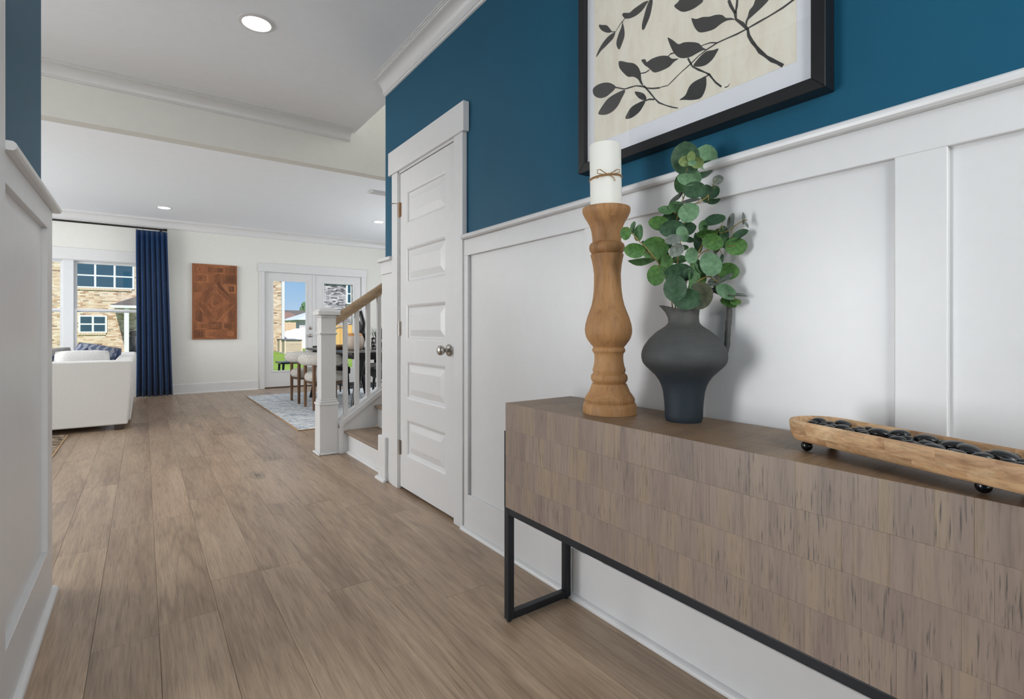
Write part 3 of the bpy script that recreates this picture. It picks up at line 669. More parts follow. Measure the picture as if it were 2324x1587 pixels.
def leanbm(bm,z0=.03):
    for v in bm.verts:
        h=max(0,v.co.z-z0); v.co+=ld*h*math.tan(lean)
bm=B(); alathe(bm,prof,0,0,56); leanbm(bm); mk('turned_post',bm,M_cand,ch,world=False,smooth=32)
ztop=prof[-1][1]; lo=ld*(ztop-.03)*math.tan(lean)
cn=thing('candle','white pillar candle tied with twine on the wooden holder','candle',(CX_+lo.x,CY_+lo.y,TZ+ztop))
t=NT('candle_wax'); t.b.inputs['Subsurface Weight'].default_value=.25; t.b.inputs['Subsurface Radius'].default_value=(.02,.015,.01); M_wax=t.done(lin((236,235,228)),.5,spec=.4)
bm=B(); cr=.0482; ht=.196
alathe(bm,[(cr,0),(cr,ht-.006),(cr-.002,ht-.0015),(cr-.006,ht),(cr-.012,ht-.001),(cr-.02,ht-.004),(.004,ht-.006)],0,0,48); leanbm(bm,0); mk('wax',bm,M_wax,cn,world=False,smooth=40)
bm=B(); atube(bm,[(0,0,ht-.008),(.001,0,ht+.004),(.003,.001,ht+.010)],.0012,6); mk('wick',bm,M_dark,cn,world=False)
M_twine=fabric('jute_twine',(176,138,92),(120,88,52),scale=900)
tw=Matrix.Identity(4); zt=.089
bm=B()
ring=[((cr+.0015)*math.cos(a),(cr+.0015)*math.sin(a),zt+.004*math.sin(a*1.0+2.2)) for a in [2*pi*i/40 for i in range(41)]]
atube(bm,ring,.0016,6); atube(bm,[(x,y,z+.0035) for x,y,z in ring],.0016,6)
fa=math.radians(233)   # knot direction, towards the camera and a little left
fx=Vector((math.cos(fa),math.sin(fa),0)); fr_=Vector((-math.sin(fa),math.cos(fa),0)); kn=fx*(cr+.003)+Vector((0,0,zt+.001))
def tp(a,b,c): return kn+fr_*a+Vector((0,0,b))+fx*c
sphere(bm,tp(0,.001,0),.0038,10,6)
atube(bm,[tp(0,0,0),tp(.012,.006,.003),(tp(.026,.014,.004)),tp(.032,.014,.002),tp(.033,.006,0),tp(.022,.003,.001),tp(0,.002,0)],.0014,6)
atube(bm,[tp(0,0,0),tp(-.012,.004,.006),tp(-.026,.013,.008),tp(-.034,.012,.006),tp(-.034,.003,.004),tp(-.02,0,.003),tp(0,0,0)],.0014,6)
atube(bm,[tp(0,0,0),tp(.008,-.004,.001),tp(.017,-.010,.0),tp(.020,-.019,0)],.0013,6); atube(bm,[tp(0,0,0),tp(-.014,-.004,.003),tp(-.026,-.006,.003),tp(-.036,-.012,.0)],.0013,6)
leanbm(bm,0); mk('twine_bow',bm,M_twine,cn,world=False,smooth=True)

# ------------------------------------------------------------------ grey pitcher vase
VX,VY=1.240,.891
va=thing('pitcher_vase','dark grey matte ceramic pitcher with tall handle holding eucalyptus','vase',(VX,VY,TZ))
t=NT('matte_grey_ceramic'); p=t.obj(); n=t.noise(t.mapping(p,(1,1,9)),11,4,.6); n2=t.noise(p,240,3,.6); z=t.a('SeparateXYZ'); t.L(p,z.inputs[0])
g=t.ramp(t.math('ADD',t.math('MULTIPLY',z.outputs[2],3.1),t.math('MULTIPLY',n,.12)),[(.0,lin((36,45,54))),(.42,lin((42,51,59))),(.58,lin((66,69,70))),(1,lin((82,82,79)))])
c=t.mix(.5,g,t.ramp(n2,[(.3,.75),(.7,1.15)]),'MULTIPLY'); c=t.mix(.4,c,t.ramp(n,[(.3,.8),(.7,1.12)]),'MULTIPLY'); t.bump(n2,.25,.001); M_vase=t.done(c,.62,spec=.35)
kv=1/(4.81*803*1.055)
PV=[(1490,196),(1484,208),(1450,210),(1380,212),(1300,218),(1200,230),(1130,250),(1080,275),(1020,320),(960,385),(925,424),(900,447),(880,460),(860,467),(830,474),(800,475),(770,471),(740,462),(710,449),(680,430),(620,385),(560,320),(530,280),(510,247),(485,208),(460,178),(440,164),(400,152),(350,148),(310,152),(292,156)]
zv=lambda y: max(0,1.03-(640+y/4.81-748)/803-TZ)
vp=[(hw*kv,zv(y)) for y,hw in PV]; vp[0]=(vp[0][0],0)
rdir=Vector((.8114,-.5845,0)); sp=-rdir
n=64; bm=B(); rings=[]
ztop_=vp[-1][1]
inner=[(vp[-1][0]-.006,ztop_),(vp[-2][0]-.008,vp[-2][1]),(vp[-5][0]-.008,vp[-5][1]),(.03,vp[-5][1]-.05),(.02,vp[-5][1]-.10)]
allp=vp+inner
for r,z in allp:
    row=[]
    for i in range(n):
        a=2*pi*i/n; d=Vector((math.cos(a),math.sin(a),0)); f=max(0,(z-(ztop_-.052))/.052)
        s_=max(0,d.dot(sp))**14; b_=max(0,d.dot(-sp))**10
        rr=r*(1+f*f*.85*s_+f*.28*b_-f*.05*abs(d.dot(sp.cross(Vector((0,0,1))))))
        row.append(bm.verts.new((d.x*rr,d.y*rr,z+f*f*(.009*s_+.012*b_))))
    rings.append(row)
for a,b in zip(rings,rings[1:]):
    for i in range(n): bm.faces.new((a[i],a[(i+1)%n],b[(i+1)%n],b[i]))
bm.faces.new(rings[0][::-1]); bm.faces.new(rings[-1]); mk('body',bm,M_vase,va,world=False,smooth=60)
def vpt(px,py,off=0):
    u=(px-1552.7)/803/1.03; return rdir*u+Vector((0,0,1.03-(py-748)/803-TZ))
hpts=[vpt(1641,812),vpt(1650,800),vpt(1654,785),vpt(1655,765),vpt(1657,740),vpt(1659.5,715),vpt(1659,692),vpt(1653,676),vpt(1641,665),vpt(1624,659),vpt(1608,660),vpt(1595,668),vpt(1586,682),vpt(1580,698)]
sm=[]
for i in range(len(hpts)-1):
    for q in range(3): sm.append(hpts[i].lerp(hpts[i+1],q/3))
sm.append(hpts[-1])
bm=B(); atube(bm,sm,[.0062 if i<2 else .0075+.0006*math.sin(i*2.1) for i in range(len(sm))],10)
for i in range(4,24):
    q=sm[0].lerp(sm[0],0); a=sm[min(i,len(sm)-1)]
    sphere(bm,a+rdir*.0066,.0022,6,4)
mk('handle',bm,M_vase,va,world=False,smooth=60)

# ------------------------------------------------------------------ eucalyptus
def leafmat(name,c1,c2):
    t=NT(name); p=t.obj(); n=t.noise(p,90,4,.65); n2=t.noise(p,25,2); c=t.ramp(n,[(.3,lin(c1)),(.68,lin(c2))]); c=t.mix(.35,c,t.ramp(n2,[(.3,.75),(.7,1.15)]),'MULTIPLY')
    t.b.inputs['Transmission Weight'].default_value=0
    t.bump(n,.12,.001); return t.done(c,.55,spec=.35)
LM={'D':leafmat('leaf_deep_green',(34,62,42),(62,94,66)),'M':leafmat('leaf_mid_green',(50,88,50),(86,122,78)),'L':leafmat('leaf_pale_green',(78,118,84),(116,150,114)),'G':leafmat('leaf_bright_green',(48,90,40),(90,130,66)),'Y':leafmat('leaf_young_green',(88,110,62),(128,146,90)),'S':leafmat('leaf_silver_green',(84,92,86),(128,136,128)),'B':leafmat('leaf_brownish_green',(52,58,42),(78,82,60))}
M_stem=plain('stem_yellow_green',(136,118,58),.5,var=.2)
sl_labels={'tall':'tallest eucalyptus sprig with a round leaf rosette at its tip above the others','left':'eucalyptus sprig reaching left towards the candle holder','middle':'short thin eucalyptus sprig behind the tallest with one small grey tip leaf','right':'eucalyptus sprig leaning right with two dark folded leaves at its end near the wall','low':'eucalyptus sprig arching right below the leaning one','lowright':'lowest eucalyptus sprig hanging right over the pitcher handle'}
rl=random.Random(8)
vdir_f=lambda c:(Vector((0,0,1.03))-c).normalized()
names=list(STEMS); roots={}
for nme in names:
    pts=[Vector(p)/1000 for p in STEMS[nme]]
    t0=thing('eucalyptus_sprig',sl_labels[nme],'plant',tuple(pts[0]),group='eucalyptus in the grey pitcher'); roots[nme]=t0
    # root the stem down inside the neck
    base=Vector((VX,VY,TZ+.24))+Vector((rl.uniform(-.012,.012),rl.uniform(-.012,.012),0))
    full=[base]+pts; fine=[]
    for i in range(len(full)-1):
        p0,p1,p2,p3=full[max(i-1,0)],full[i],full[i+1],full[min(i+2,len(full)-1)]
        for q in range(5):
            s=q/5; fine.append(.5*((2*p1)+(p2-p0)*s+(2*p0-5*p1+4*p2-p3)*s*s+(3*p1-p0-3*p2+p3)*s**3))
    fine.append(full[-1]); N=len(fine)
    bm=B(); atube(bm,fine,[.0024-.0013*i/N for i in range(N)],6); mk('stem',bm,M_stem,t0,smooth=True)
for (si,x,y,z,w,h,rot,tone,bs) in EUC:
    par=roots[names[si]]; c=Vector((x,y,z))/1000; bs=Vector(bs)/1000
    f=vdir_f(c); rt=Vector((0,0,1)).cross(f).normalized(); up=f.cross(rt)
    rt=-rt if rt.dot(Vector((.8114,-.5845,0)))<0 else rt
    # crop axes: x right, y down; rot = degrees clockwise in the picture
    a=math.radians(-rot); ax=rt*math.cos(a)+up*math.sin(a); ay=-rt*math.sin(a)+up*math.cos(a)
    w*=.00114; h*=.00114
    if w<h: ax,ay,w,h=ay,-ax,h,w
    d=(bs-c)
    if d.dot(ax)>0: ax,ay=-ax,-ay            # ax points away from the stem
    b=max(h,.70*w); tl=math.acos(min(1,h/b)); tl=min(tl,1.38)*(1 if rl.random()<.5 else -1)+rl.uniform(-.12,.12)
    nrm=ax.cross(ay).normalized(); ay2=ay*math.cos(tl)+nrm*math.sin(tl); nn=ax.cross(ay2).normalized()
    tip=rl.uniform(-.14,.14); axx=(ax*math.cos(tip)+nn*math.sin(tip)); nn=axx.cross(ay2).normalized()
    bm=B(); n=16; ctr=bm.verts.new(c-nn*.0018*(w/.03)); r1=[];r2=[]
    cup=rl.uniform(.03,.10)*w
    for i in range(n):
        q=2*pi*i/n; rr=1+.05*math.cos(q*2)+(.07*math.exp(-(min(q,2*pi-q)/.28)**2)); 
        if abs(q-pi)<.3: rr*=.94
        e=c+axx*(w/2*rr*math.cos(q))+ay2*(b/2*rr*math.sin(q))
        cu=cup*(abs(math.sin(q))**2)+.02*w*math.sin(3*q+x)
        r1.append(bm.verts.new(c+(e-c)*.55+nn*cu*.25-nn*.0012*(w/.03))); r2.append(bm.verts.new(e+nn*cu))
    for i in range(n):
        j=(i+1)%n; bm.faces.new((ctr,r1[i],r1[j])); bm.faces.new((r1[i],r2[i],r2[j],r1[j]))
    for v in bm.verts:
        if v.co.x>1.338: v.co.x=1.338-.0004*rl.random()
    lf=mk('leaf',bm,LM[tone],par,smooth='all')
    e0=c-axx*w*.47
    if (e0-bs).length>.006 and (e0-bs).length<.09:
        bm=B(); m_=(e0+bs)/2+Vector((0,0,-.003)); atube(bm,[bs,m_,e0],.0009,5); mk('petiole',bm,M_stem,lf)

# ------------------------------------------------------------------ dough-bowl tray with pebbles
dv=Vector((.287,.958,0)).normalized(); nv=Vector((.958,-.287,0)); tc=nv*.984+dv*.6375+Vector((0,0,0))
tray=thing('wooden_tray','long oval wooden dough tray on black ball feet at the near end of the console','tray',(tc.x,tc.y,TZ))
def stadium(L,Wd,r,n=10):
    pts=[]
    for cx,cy,a0 in ((L/2-r,Wd/2-r,0),(-(L/2-r),Wd/2-r,90),(-(L/2-r),-(Wd/2-r),180),(L/2-r,-(Wd/2-r),270)):
        for i in range(n+1): a=math.radians(a0+90*i/n); pts.append((cx+r*math.cos(a),cy+r*math.sin(a)))
    return pts
def tpt(a,b,z): q=dv*a+nv*b; return (q.x,q.y,z)
LEN,WID=.475,.132
def tray_ring(bm,ins,z): 
    return [bm.verts.new(tpt(x,y,z)) for x,y in stadium(LEN-2*ins,WID-2*ins,max(.012,.06-ins))]
def loft(bm,rs):
    for a,b in zip(rs,rs[1:]):
        for i in range(len(a)): j=(i+1)%len(a); bm.faces.new((a[i],a[j],b[j],b[i]))
z0=.020
bm=B(); rs=[tray_ring(bm,.020,z0),tray_ring(bm,.010,z0+.003),tray_ring(bm,.005,z0+.010),tray_ring(bm,.003,z0+.0178)]; loft(bm,rs); bm.faces.new(rs[0][::-1]); bm.faces.new(rs[-1]); lower=mk('lower_layer',bm,M_tray,tray,world=False,smooth=40)
bm=B(); rs=[tray_ring(bm,.0028,z0+.018),tray_ring(bm,.001,z0+.030),tray_ring(bm,.0005,z0+.041),tray_ring(bm,.002,z0+.044),tray_ring(bm,.0085,z0+.045),tray_ring(bm,.0105,z0+.042),tray_ring(bm,.016,z0+.028)]; loft(bm,rs); bm.faces.new(rs[0][::-1]); bm.faces.new(rs[-1]); upper=mk('upper_layer',bm,M_tray,tray,world=False,smooth=40)
M_ball=plain('black_gloss_ball',(14,16,20),.18,spec=.6,var=.05)
for a,b in ((.186,-.036),(.186,.038),(-.118,-.018),(-.150,.036)):
    bm=B(); sphere(bm,tpt(a,b,.0112),.0112,18,12); mk('ball_foot',bm,M_ball,tray,world=False,smooth='all')
t=NT('black_polished_pebble'); p=t.obj(); nn_=t.noise(p,60,3); c=t.ramp(nn_,[(.35,lin((18,19,21))),(.75,lin((40,40,38)))]); M_peb=t.done(c,.2,spec=.55)
t=NT('brown_pebble'); p=t.obj(); nn_=t.noise(p,70,3,dist=2); c=t.ramp(nn_,[(.35,lin((34,32,30))),(.75,lin((92,82,70)))]); M_peb2=t.done(c,.25,spec=.5)
ords=['first','second','third','fourth','fifth','sixth','seventh','eighth','ninth','tenth','eleventh','twelfth','thirteenth','fourteenth','fifteenth','sixteenth','seventeenth','eighteenth','nineteenth','twentieth','twenty-first','twenty-second','twenty-third','twenty-fourth','twenty-fifth','twenty-sixth','twenty-seventh','twenty-eighth','twenty-ninth','thirtieth','thirty-first','thirty-second','thirty-third','thirty-fourth','thirty-fifth','thirty-sixth','thirty-seventh','thirty-eighth','thirty-ninth']
fl=TZ+z0+.0282
rf=random.Random(21)
PB=[list(q) for q in PEBBLES]
for q in range(12): 
    a=-LEN/2+.05+(LEN-.10)*(q+.5)/12; b=rf.uniform(-.03,.03); c_=Vector((tc.x,tc.y,0))+dv*a+nv*b; PB.append([c_.x*1000,c_.y*1000,rf.uniform(17,26),rf.uniform(8,11)])
res={}
for i,(x,y,w,h) in enumerate(PB):
    x,y,w,h=x/1000,y/1000,w/1000,h/1000
    q=Vector((x,y,0))-Vector((tc.x,tc.y,0)); ra=w*.50+.0025; ra=min(ra,.0205); rb2=ra*.74; th=max(.0062,min(.0095,ra*.46))
    res[i]=[q.dot(dv),q.dot(nv),ra,rb2,th]
ks=list(res)
for it in range(220):
    for i in range(len(ks)):
        for j in range(i):
            A_,B_=res[ks[i]],res[ks[j]]; dx,dy=A_[0]-B_[0],A_[1]-B_[1]; dist=math.hypot(dx,dy)+1e-6; mn=(A_[2]+B_[2])*.80
            if dist<mn:
                s_=(mn-dist)*.25/dist
                A_[0]+=dx*s_; A_[1]+=dy*s_; B_[0]-=dx*s_; B_[1]-=dy*s_
    for v in res.values():
        e=LEN/2-.017-v[2]; v[0]=max(-e,min(e,v[0])); bl=WID/2-.017-v[3]
        over=max(0,abs(v[0])-(LEN/2-.06)); bl=max(.004,bl-over*.7); v[1]=max(-bl,min(bl,v[1]))
order=sorted(res,key=lambda i:-res[i][2]); placed=[]
for i in order:
    a,b,ra,rb2,th=res[i]; z=fl+th
    for (a2,b2,r2,z2,t2) in placed:
        dd=math.hypot(a-a2,(b-b2)*1.25)/((ra+r2)*.95)
        if dd<.8: z=max(z,z2+(t2+th)*math.sqrt(1-dd*dd)*.45)
    z=min(z,fl+.0135); placed.append((a,b,ra,z,th)); res[i]=(a,b,ra,rb2,th,z)
byleft=sorted(res,key=lambda i:-res[i][0])
for n_,i in enumerate(byleft):
    a,b,ra,rb2,th,z=res[i]
    bm=B(); bmesh.ops.create_uvsphere(bm,u_segments=18,v_segments=10,radius=1)
    ph=rl.uniform(-.5,.5); ti=rl.uniform(-.22,.22)
    bm.transform(Matrix.Rotation(math.atan2(dv.y,dv.x)+ph,4,'Z')@Matrix.Rotation(ti,4,'Y')@Matrix.Diagonal((ra,rb2,th,1)))
    size='large' if ra>.022 else ('small' if ra<.0145 else 'mid-sized')
    col='brownish' if n_==10 else 'black'
    o=mk('pebble',bm,M_peb2 if n_==10 else M_peb,None,smooth='all'); o.location=(tc.x+dv.x*a+nv.x*b,tc.y+dv.y*a+nv.y*b,z)
    tag(o,'%s polished %s pebble in the wooden tray, %s from its far left end'%(size,col,ords[n_]),'pebble','pebbles in the wooden tray')

# ------------------------------------------------------------------ framed botanical print
pic=thing('framed_print','black framed botanical print of dark leafy twigs on cream above the console','picture',(1.36,.976,1.607))
fy0,fy1,fz0,fz1=.551,1.401,1.607,2.62; fw=.033
bm=B()
def fr(y0,y1,z0,z1,mit):
    pass
FR=[((fy0,fz0),(fy1,fz0)),((fy1,fz0),(fy1,fz1)),((fy1,fz1),(fy0,fz1)),((fy0,fz1),(fy0,fz0))]
cyc=((fy0+fy1)/2,(fz0+fz1)/2)
for (a,b) in FR:
    def inn(p): return (p[0]+(fw if p[0]<cyc[0] else -fw),p[1]+(fw if p[1]<cyc[1] else -fw))
    ia,ib=inn(a),inn(b); m=.0004
    bm=B(); v=[bm.verts.new((X,q[0],q[1])) for X in (1.312,1.3615) for q in (a,b,ib,ia)]
    for q in ((0,1,2,3),(7,6,5,4),(0,4,5,1),(1,5,6,2),(2,6,7,3),(3,7,4,0)): bm.faces.new([v[i] for i in q])
    bmesh.ops.recalc_face_normals(bm,faces=bm.faces); bmesh.ops.bevel(bm,geom=bm.edges[:],offset=.0012,segments=1,affect='EDGES'); mk('frame_side',bm,M_frame,pic)
box('mat_board',M_mat,1.3285,1.340,fy0+fw-.004,fy1-fw+.004,fz0+fw-.004,fz1-fw+.004,pic)
t=NT('cream_print_paper'); p=t.obj(); nA=t.noise(t.mapping(p,(1,1,.3)),26,5,.65); nB=t.noise(t.mapping(p,(1,.3,1)),160,3); c=t.ramp(nA,[(.25,lin((222,214,195))),(.5,lin((232,226,210))),(.75,lin((238,234,221)))]); c=t.mix(.3,c,t.ramp(nB,[(.3,.93),(.7,1.03)]),'MULTIPLY'); M_paper=t.done(c,.75)
box('print_sheet',M_paper,1.3276,1.329,.624,1.333,1.702,2.525,pic)
M_ink=plain('dark_ink',(58,57,55),.7,var=.12,nscale=14)
def flat_poly(bm,pts,x0=1.3272,x1=1.3277):
    v=[bm.verts.new((x0,y/1000,z/1000)) for y,z in pts]
    f=bm.faces.new(v); f.normal_update()
    if f.normal.x>0: f.normal_flip()
    bmesh.ops.triangulate(bm,faces=[f])
def smooth_poly(pts):
    out=[]; n=len(pts)
    for i in range(n):
        p0,p1,p2,p3=[Vector(pts[(i+k)%n]) for k in (-1,0,1,2)]
        for s in (0,.34,.67): out.append(tuple(.5*((2*p1)+(p2-p0)*s+(2*p0-5*p1+4*p2-p3)*s*s+(3*p1-p0-3*p2+p3)*s**3)))
    return out
for lf in ART_LEAVES:
    bm=B(); flat_poly(bm,smooth_poly([p for p in lf])); mk('printed_leaf',bm,M_ink,pic)
# the part of the print above the frame edge carries on with the same twigs
for idx in (0,4,5,6,9):
    bm=B(); flat_poly(bm,smooth_poly([(y*.9+60,z+330 if z+330<2500 else 2500) for y,z in ART_LEAVES[idx]])); mk('printed_leaf',bm,M_ink,pic)
for pts,w0,w1 in ART_TWIGS:
    bm=B(); n=len(pts); P=[Vector(p)/1000 for p in pts]; Lf=[];Rt=[]
    for i in range(n):
        d=(P[min(i+1,n-1)]-P[max(i-1,0)]).normalized(); nr=Vector((-d.y,d.x)); w=(w0+(w1-w0)*i/(n-1))/1000*1.35/2*(1+.22*math.sin(i*2.7)); Lf.append(bm.verts.new((1.3271,P[i].x+nr.x*w/2,P[i].y+nr.y*w/2))); Rt.append(bm.verts.new((1.3271,P[i].x-nr.x*w/2,P[i].y-nr.y*w/2)))
    for i in range(n-1): bm.faces.new((Lf[i],Lf[i+1],Rt[i+1],Rt[i]))
    bmesh.ops.recalc_face_normals(bm,faces=bm.faces)
    if bm.faces[:][0].normal.x>0: bmesh.ops.reverse_faces(bm,faces=bm.faces[:])
    mk('printed_twig',bm,M_ink,pic)
box('picture_glass',M_glass,1.321,1.3235,fy0+fw-.002,fy1-fw+.002,fz0+fw-.002,fz1-fw+.002,pic)
# ------------------------------------------------------------------ carved wood panel on the back wall
ap=thing('carved_wood_panel','brown carved wooden wall panel between curtain and patio door','wall art',(.96,9.72,.87))
ax0,ax1,az0,az1=.639,1.280,.870,2.096; yf=9.680
box('backing',M_art,ax0,ax1,yf+.004,9.719,az0,az1,ap,.002)
def blk(x0,x1,z0,z1,d=.006,name='carved_block'): return box(name,M_art,x0,x1,yf-d+.004,yf+.006,z0,z1,ap,.0025)
wA,hA=ax1-ax0,az1-az0
def gx(f): return ax0+wA*f
def gz(f): return az1-hA*f
def frameblk(f0,f1,g0,g1):
    blk(gx(f0)+.003,gx(f1)-.003,gz(g1)+.003,gz(g0)-.003,.002)
    w=(gx(f1)-gx(f0)); h=gz(g0)-gz(g1); i=min(w,h)*.22
    b=blk(gx(f0)+i,gx(f1)-i,gz(g1)+i,gz(g0)-i,.006); 
    bm=B(); sphere(bm,((gx(f0)+gx(f1))/2,yf-.003,(gz(g0)+gz(g1))/2),.011,10,6); mk('carved_boss',bm,M_art,b,smooth='all')
for r in ((0.02,.30,.02,.125),(.30,.72,.02,.125),(.72,.98,.02,.125),(.02,.36,.125,.255),(.36,.66,.125,.255),(.66,.98,.125,.255),(.02,.36,.77,.87),(.36,.66,.77,.87),(.66,.98,.77,.87),(.02,.28,.87,.985),(.28,.66,.87,.985),(.66,.98,.87,.985),(.02,.24,.255,.38),(.76,.98,.255,.38),(.02,.22,.60,.77),(.78,.98,.60,.77)): frameblk(*r)
def diag(f0,g0,f1,g1,w=.03,d=.007):
    a=Vector((gx(f0),gz(g0))); b=Vector((gx(f1),gz(g1))); t_=(b-a).normalized(); n_=Vector((-t_.y,t_.x))*w/2
    bm=B(); v=[bm.verts.new((q.x,Y,q.y)) for Y in (yf-d+.004,yf+.006) for q in (a+n_,b+n_,b-n_,a-n_)]
    for q in ((0,1,2,3),(7,6,5,4),(0,4,5,1),(1,5,6,2),(2,6,7,3),(3,7,4,0)): bm.faces.new([v[i] for i in q])
    bmesh.ops.recalc_face_normals(bm,faces=bm.faces); mk('carved_strip',bm,M_art,ap)
for k,(s_,w) in enumerate(((.46,.032),(.36,.026),(.26,.024),(.16,.022))):
    cxf,cyf=.5,.51; sy=s_*.57
    for sx,sg in ((1,1),(1,-1),(-1,1),(-1,-1)): diag(cxf+sx*s_*.98,cyf+sg*.012,cxf+sx*.04,cyf+sg*sy,w,.005+.001*(k%3))
bm=B(); alathe(bm,[(.032,0),(.032,.008),(.026,.012)],0,0,24); bm.transform(Matrix.Translation((gx(.5),yf+.004,gz(.51)))@Matrix.Rotation(pi/2,4,'X')); mk('carved_disc',bm,M_art,ap,smooth=40)
for g0,g1 in ((.255,.40),(.62,.77)): blk(gx(.44),gx(.56),gz(g1),gz(g0),.004)

# ------------------------------------------------------------------ curtain and rod
rod=thing('curtain_rod','dark bronze curtain rod above the living room window','curtain rod',(.1,9.59,2.572))
bm=B(); atube(bm,[(-2.2,9.59,2.572),(.268,9.59,2.572)],.0135,14); mk('pole',bm,M_rod,rod,smooth=40)
bm=B(); alathe(bm,[(.0145,0),(.021,.002),(.021,.012),(.016,.014),(.016,.02),(.021,.022),(.021,.036),(.017,.04)],0,0,18); bm.transform(Matrix.Translation((.262,9.59,2.572))@Matrix.Rotation(pi/2,4,'Y')); mk('finial',bm,M_rod,rod,smooth=40)
bm=B(); abox(bm,.215,.235,9.595,9.721,2.556,2.570,.002); abox(bm,.208,.242,9.712,9.721,2.53,2.60,.002); mk('bracket',bm,M_rod,rod)
cu=thing('curtain','navy blue pleated curtain panel right of the living room window','curtain',(.12,9.58,0))
nx,nz=120,22; bm=B(); g=[]
for j in range(nz+1):
    f=j/nz; z=.012+(2.540-.012)*f; row=[]
    low=1-f
    x0=-.092+.012*math.sin(f*3)*low; x1=.300+(.372-.300)*low**1.1
    for i in range(nx+1):
        u=i/nx; ph=u*2*pi*6.2
        amp=(.020+.026*low**.6) if f<.955 else .013
        q=math.sin(ph); s_=(abs(q)**.75)*(1 if q>0 else -1)
        if f>.88:
            k=(f-.88)/.12; pin=math.exp(-(((u*6.2+.25)%1-.5)/.14)**2); s_=s_*(1-k)+(-1+2.2*(1-pin))*-.6*k
        y=9.585-.012-amp*s_+.006*math.sin(u*17+f*2)*low
        row.append(bm.verts.new((x0+(x1-x0)*u+.004*math.sin(ph*2+1)*low,y,z)))
    g.append(row)
for j in range(nz):
    for i in range(nx): bm.faces.new((g[j][i],g[j][i+1],g[j+1][i+1],g[j+1][i]))
cl=mk('drape',bm,M_navy,cu,smooth='all'); so_=cl.modifiers.new('thick','SOLIDIFY'); so_.thickness=.003
for k in range(6):
    x=-.075+.075*k
    if x>.26: x=.258
    bm=B(); bmesh.ops.create_cone
    pts=[(x,9.59+.0185*math.cos(a),2.572+.0185*math.sin(a)) for a in [2*pi*i/20 for i in range(21)]]; atube(bm,pts,.0022,6,False)
    atube(bm,[(x,9.588,2.553),(x,9.586,2.536)],.0018,6); mk('curtain_ring',bm,M_rod,cu,smooth=True)

# ------------------------------------------------------------------ sectional sofa, pillows, throw
sf=thing('sectional_sofa','white linen sectional sofa seen from behind at the left','sofa',(-1.2,7.8,0))
def rbox(name,mat,x0,x1,y0,y1,z0,z1,par,b=.03,seg=4): return box(name,mat,x0,x1,y0,y1,z0,z1,par,b,seg)
bm=B(); extr(bm,[(-2.6,.055),(-.128,.055),(-.086,.704),(-.10,.708),(-2.6,.708)],'y',6.60,6.84)
bmesh.ops.bevel(bm,geom=[e for e in bm.edges],offset=.016,segments=3,profile=.5,affect='EDGES'); wnorm(mk('back_panel',bm,M_linen,sf,smooth=30))
bm=B(); extr(bm,[(-.26,.055),(-.108,.055),(-.078,.700),(-.10,.712),(-.245,.712)],'y',6.842,9.12)
bmesh.ops.bevel(bm,geom=[e for e in bm.edges],offset=.02,segments=3,profile=.5,affect='EDGES'); wnorm(mk('side_back',bm,M_linen,sf,smooth=30))
rbox('seat_base',M_linen,-2.6,-.365,6.845,7.75,.06,.30,sf); rbox('seat_base',M_linen,-1.3,-.365,7.755,9.1,.06,.30,sf)
rbox('seat_cushion',M_linen,-1.3,-.37,6.95,7.80,.302,.46,sf,.05); rbox('seat_cushion',M_linen,-1.3,-.37,7.81,9.05,.302,.46,sf,.05); rbox('seat_cushion',M_linen,-2.5,-1.31,6.95,7.75,.302,.46,sf,.05)
M_foot=plain('dark_sofa_foot',(52,36,26),.4)
for x,y in ((-.20,6.66),(-2.4,6.66),(-.20,9.0),(-1.2,9.0)): box('foot',M_foot,x-.04,x+.04,y-.035,y+.035,0,.056,sf,.003)
def pillow(name,label,mat,c,w,h,t,rx,rz,ry=0,group='pillows on the sofa',cat='pillow'):
    bm=B(); acushion(bm,w,h,t); o=mk(name,bm,mat,None,smooth='all'); o.location=c; o.rotation_euler=(rx,ry,rz); return tag(o,label,cat,group)
t=NT('blue_ikat_fabric'); p=t.obj(); wv=t.a('TexWave',bands_direction='X'); wv.inputs['Scale'].default_value=5; wv.inputs['Distortion'].default_value=5; wv.inputs['Detail Scale'].default_value=3; t.L(p,wv.inputs['Vector']); c=t.ramp(wv.outputs['Fac'],[(.2,lin((92,102,126))),(.5,lin((122,130,150))),(.8,lin((156,160,172)))]); t.bump(t.noise(p,300,2),.3,.002); M_ikat=t.done(c,.95,spec=.2)
pillow('lumbar_pillow','white lumbar pillow lying along the sofa back nearest the hall',M_linen,(-.52,7.03,.64),.46,.36,.17,-.35,.05)
pillow('white_cushion','white back cushion beside the wall end on the sofa',M_linen,(-1.10,7.05,.60),.60,.42,.2,-.3,0)
pillow('blue_pillow','blue and grey patterned pillow behind the white lumbar pillow',M_ikat,(-.485,7.62,.67),.42,.42,.16,-.5,-.35,.2)
pillow('grey_blue_pillow','slate blue pillow at the right end behind the patterned one',M_blue,(-.42,8.05,.64),.36,.40,.14,-.4,-.15,.15)
pillow('dark_throw_pillow','dark grey flat pillow left of the patterned pillow',M_grayfab,(-.86,7.72,.63),.44,.42,.15,-.5,.2,-.1)
bm=B(); nn=18
g=[[bm.verts.new((-1.35+.85*i/nn,6.99+.5*j/nn+.01*math.sin(i*1.3),.74+.055*math.sin(i*.35+.4)-.05*(j/nn)+.010*math.sin(i*2.1+j*1.7))) for j in range(nn+1)] for i in range(nn+1)]
for i in range(nn):
    for j in range(nn): bm.faces.new((g[i][j],g[i+1][j],g[i+1][j+1],g[i][j+1]))
bmesh.ops.translate(bm,verts=bm.verts,vec=(0,.25,.06))
o=mk('throw_blanket',bm,M_blue,None,smooth='all'); sm_=o.modifiers.new('thick','SOLIDIFY'); sm_.thickness=.025; tag(o,'navy knitted throw bunched over the left sofa cushions','blanket')
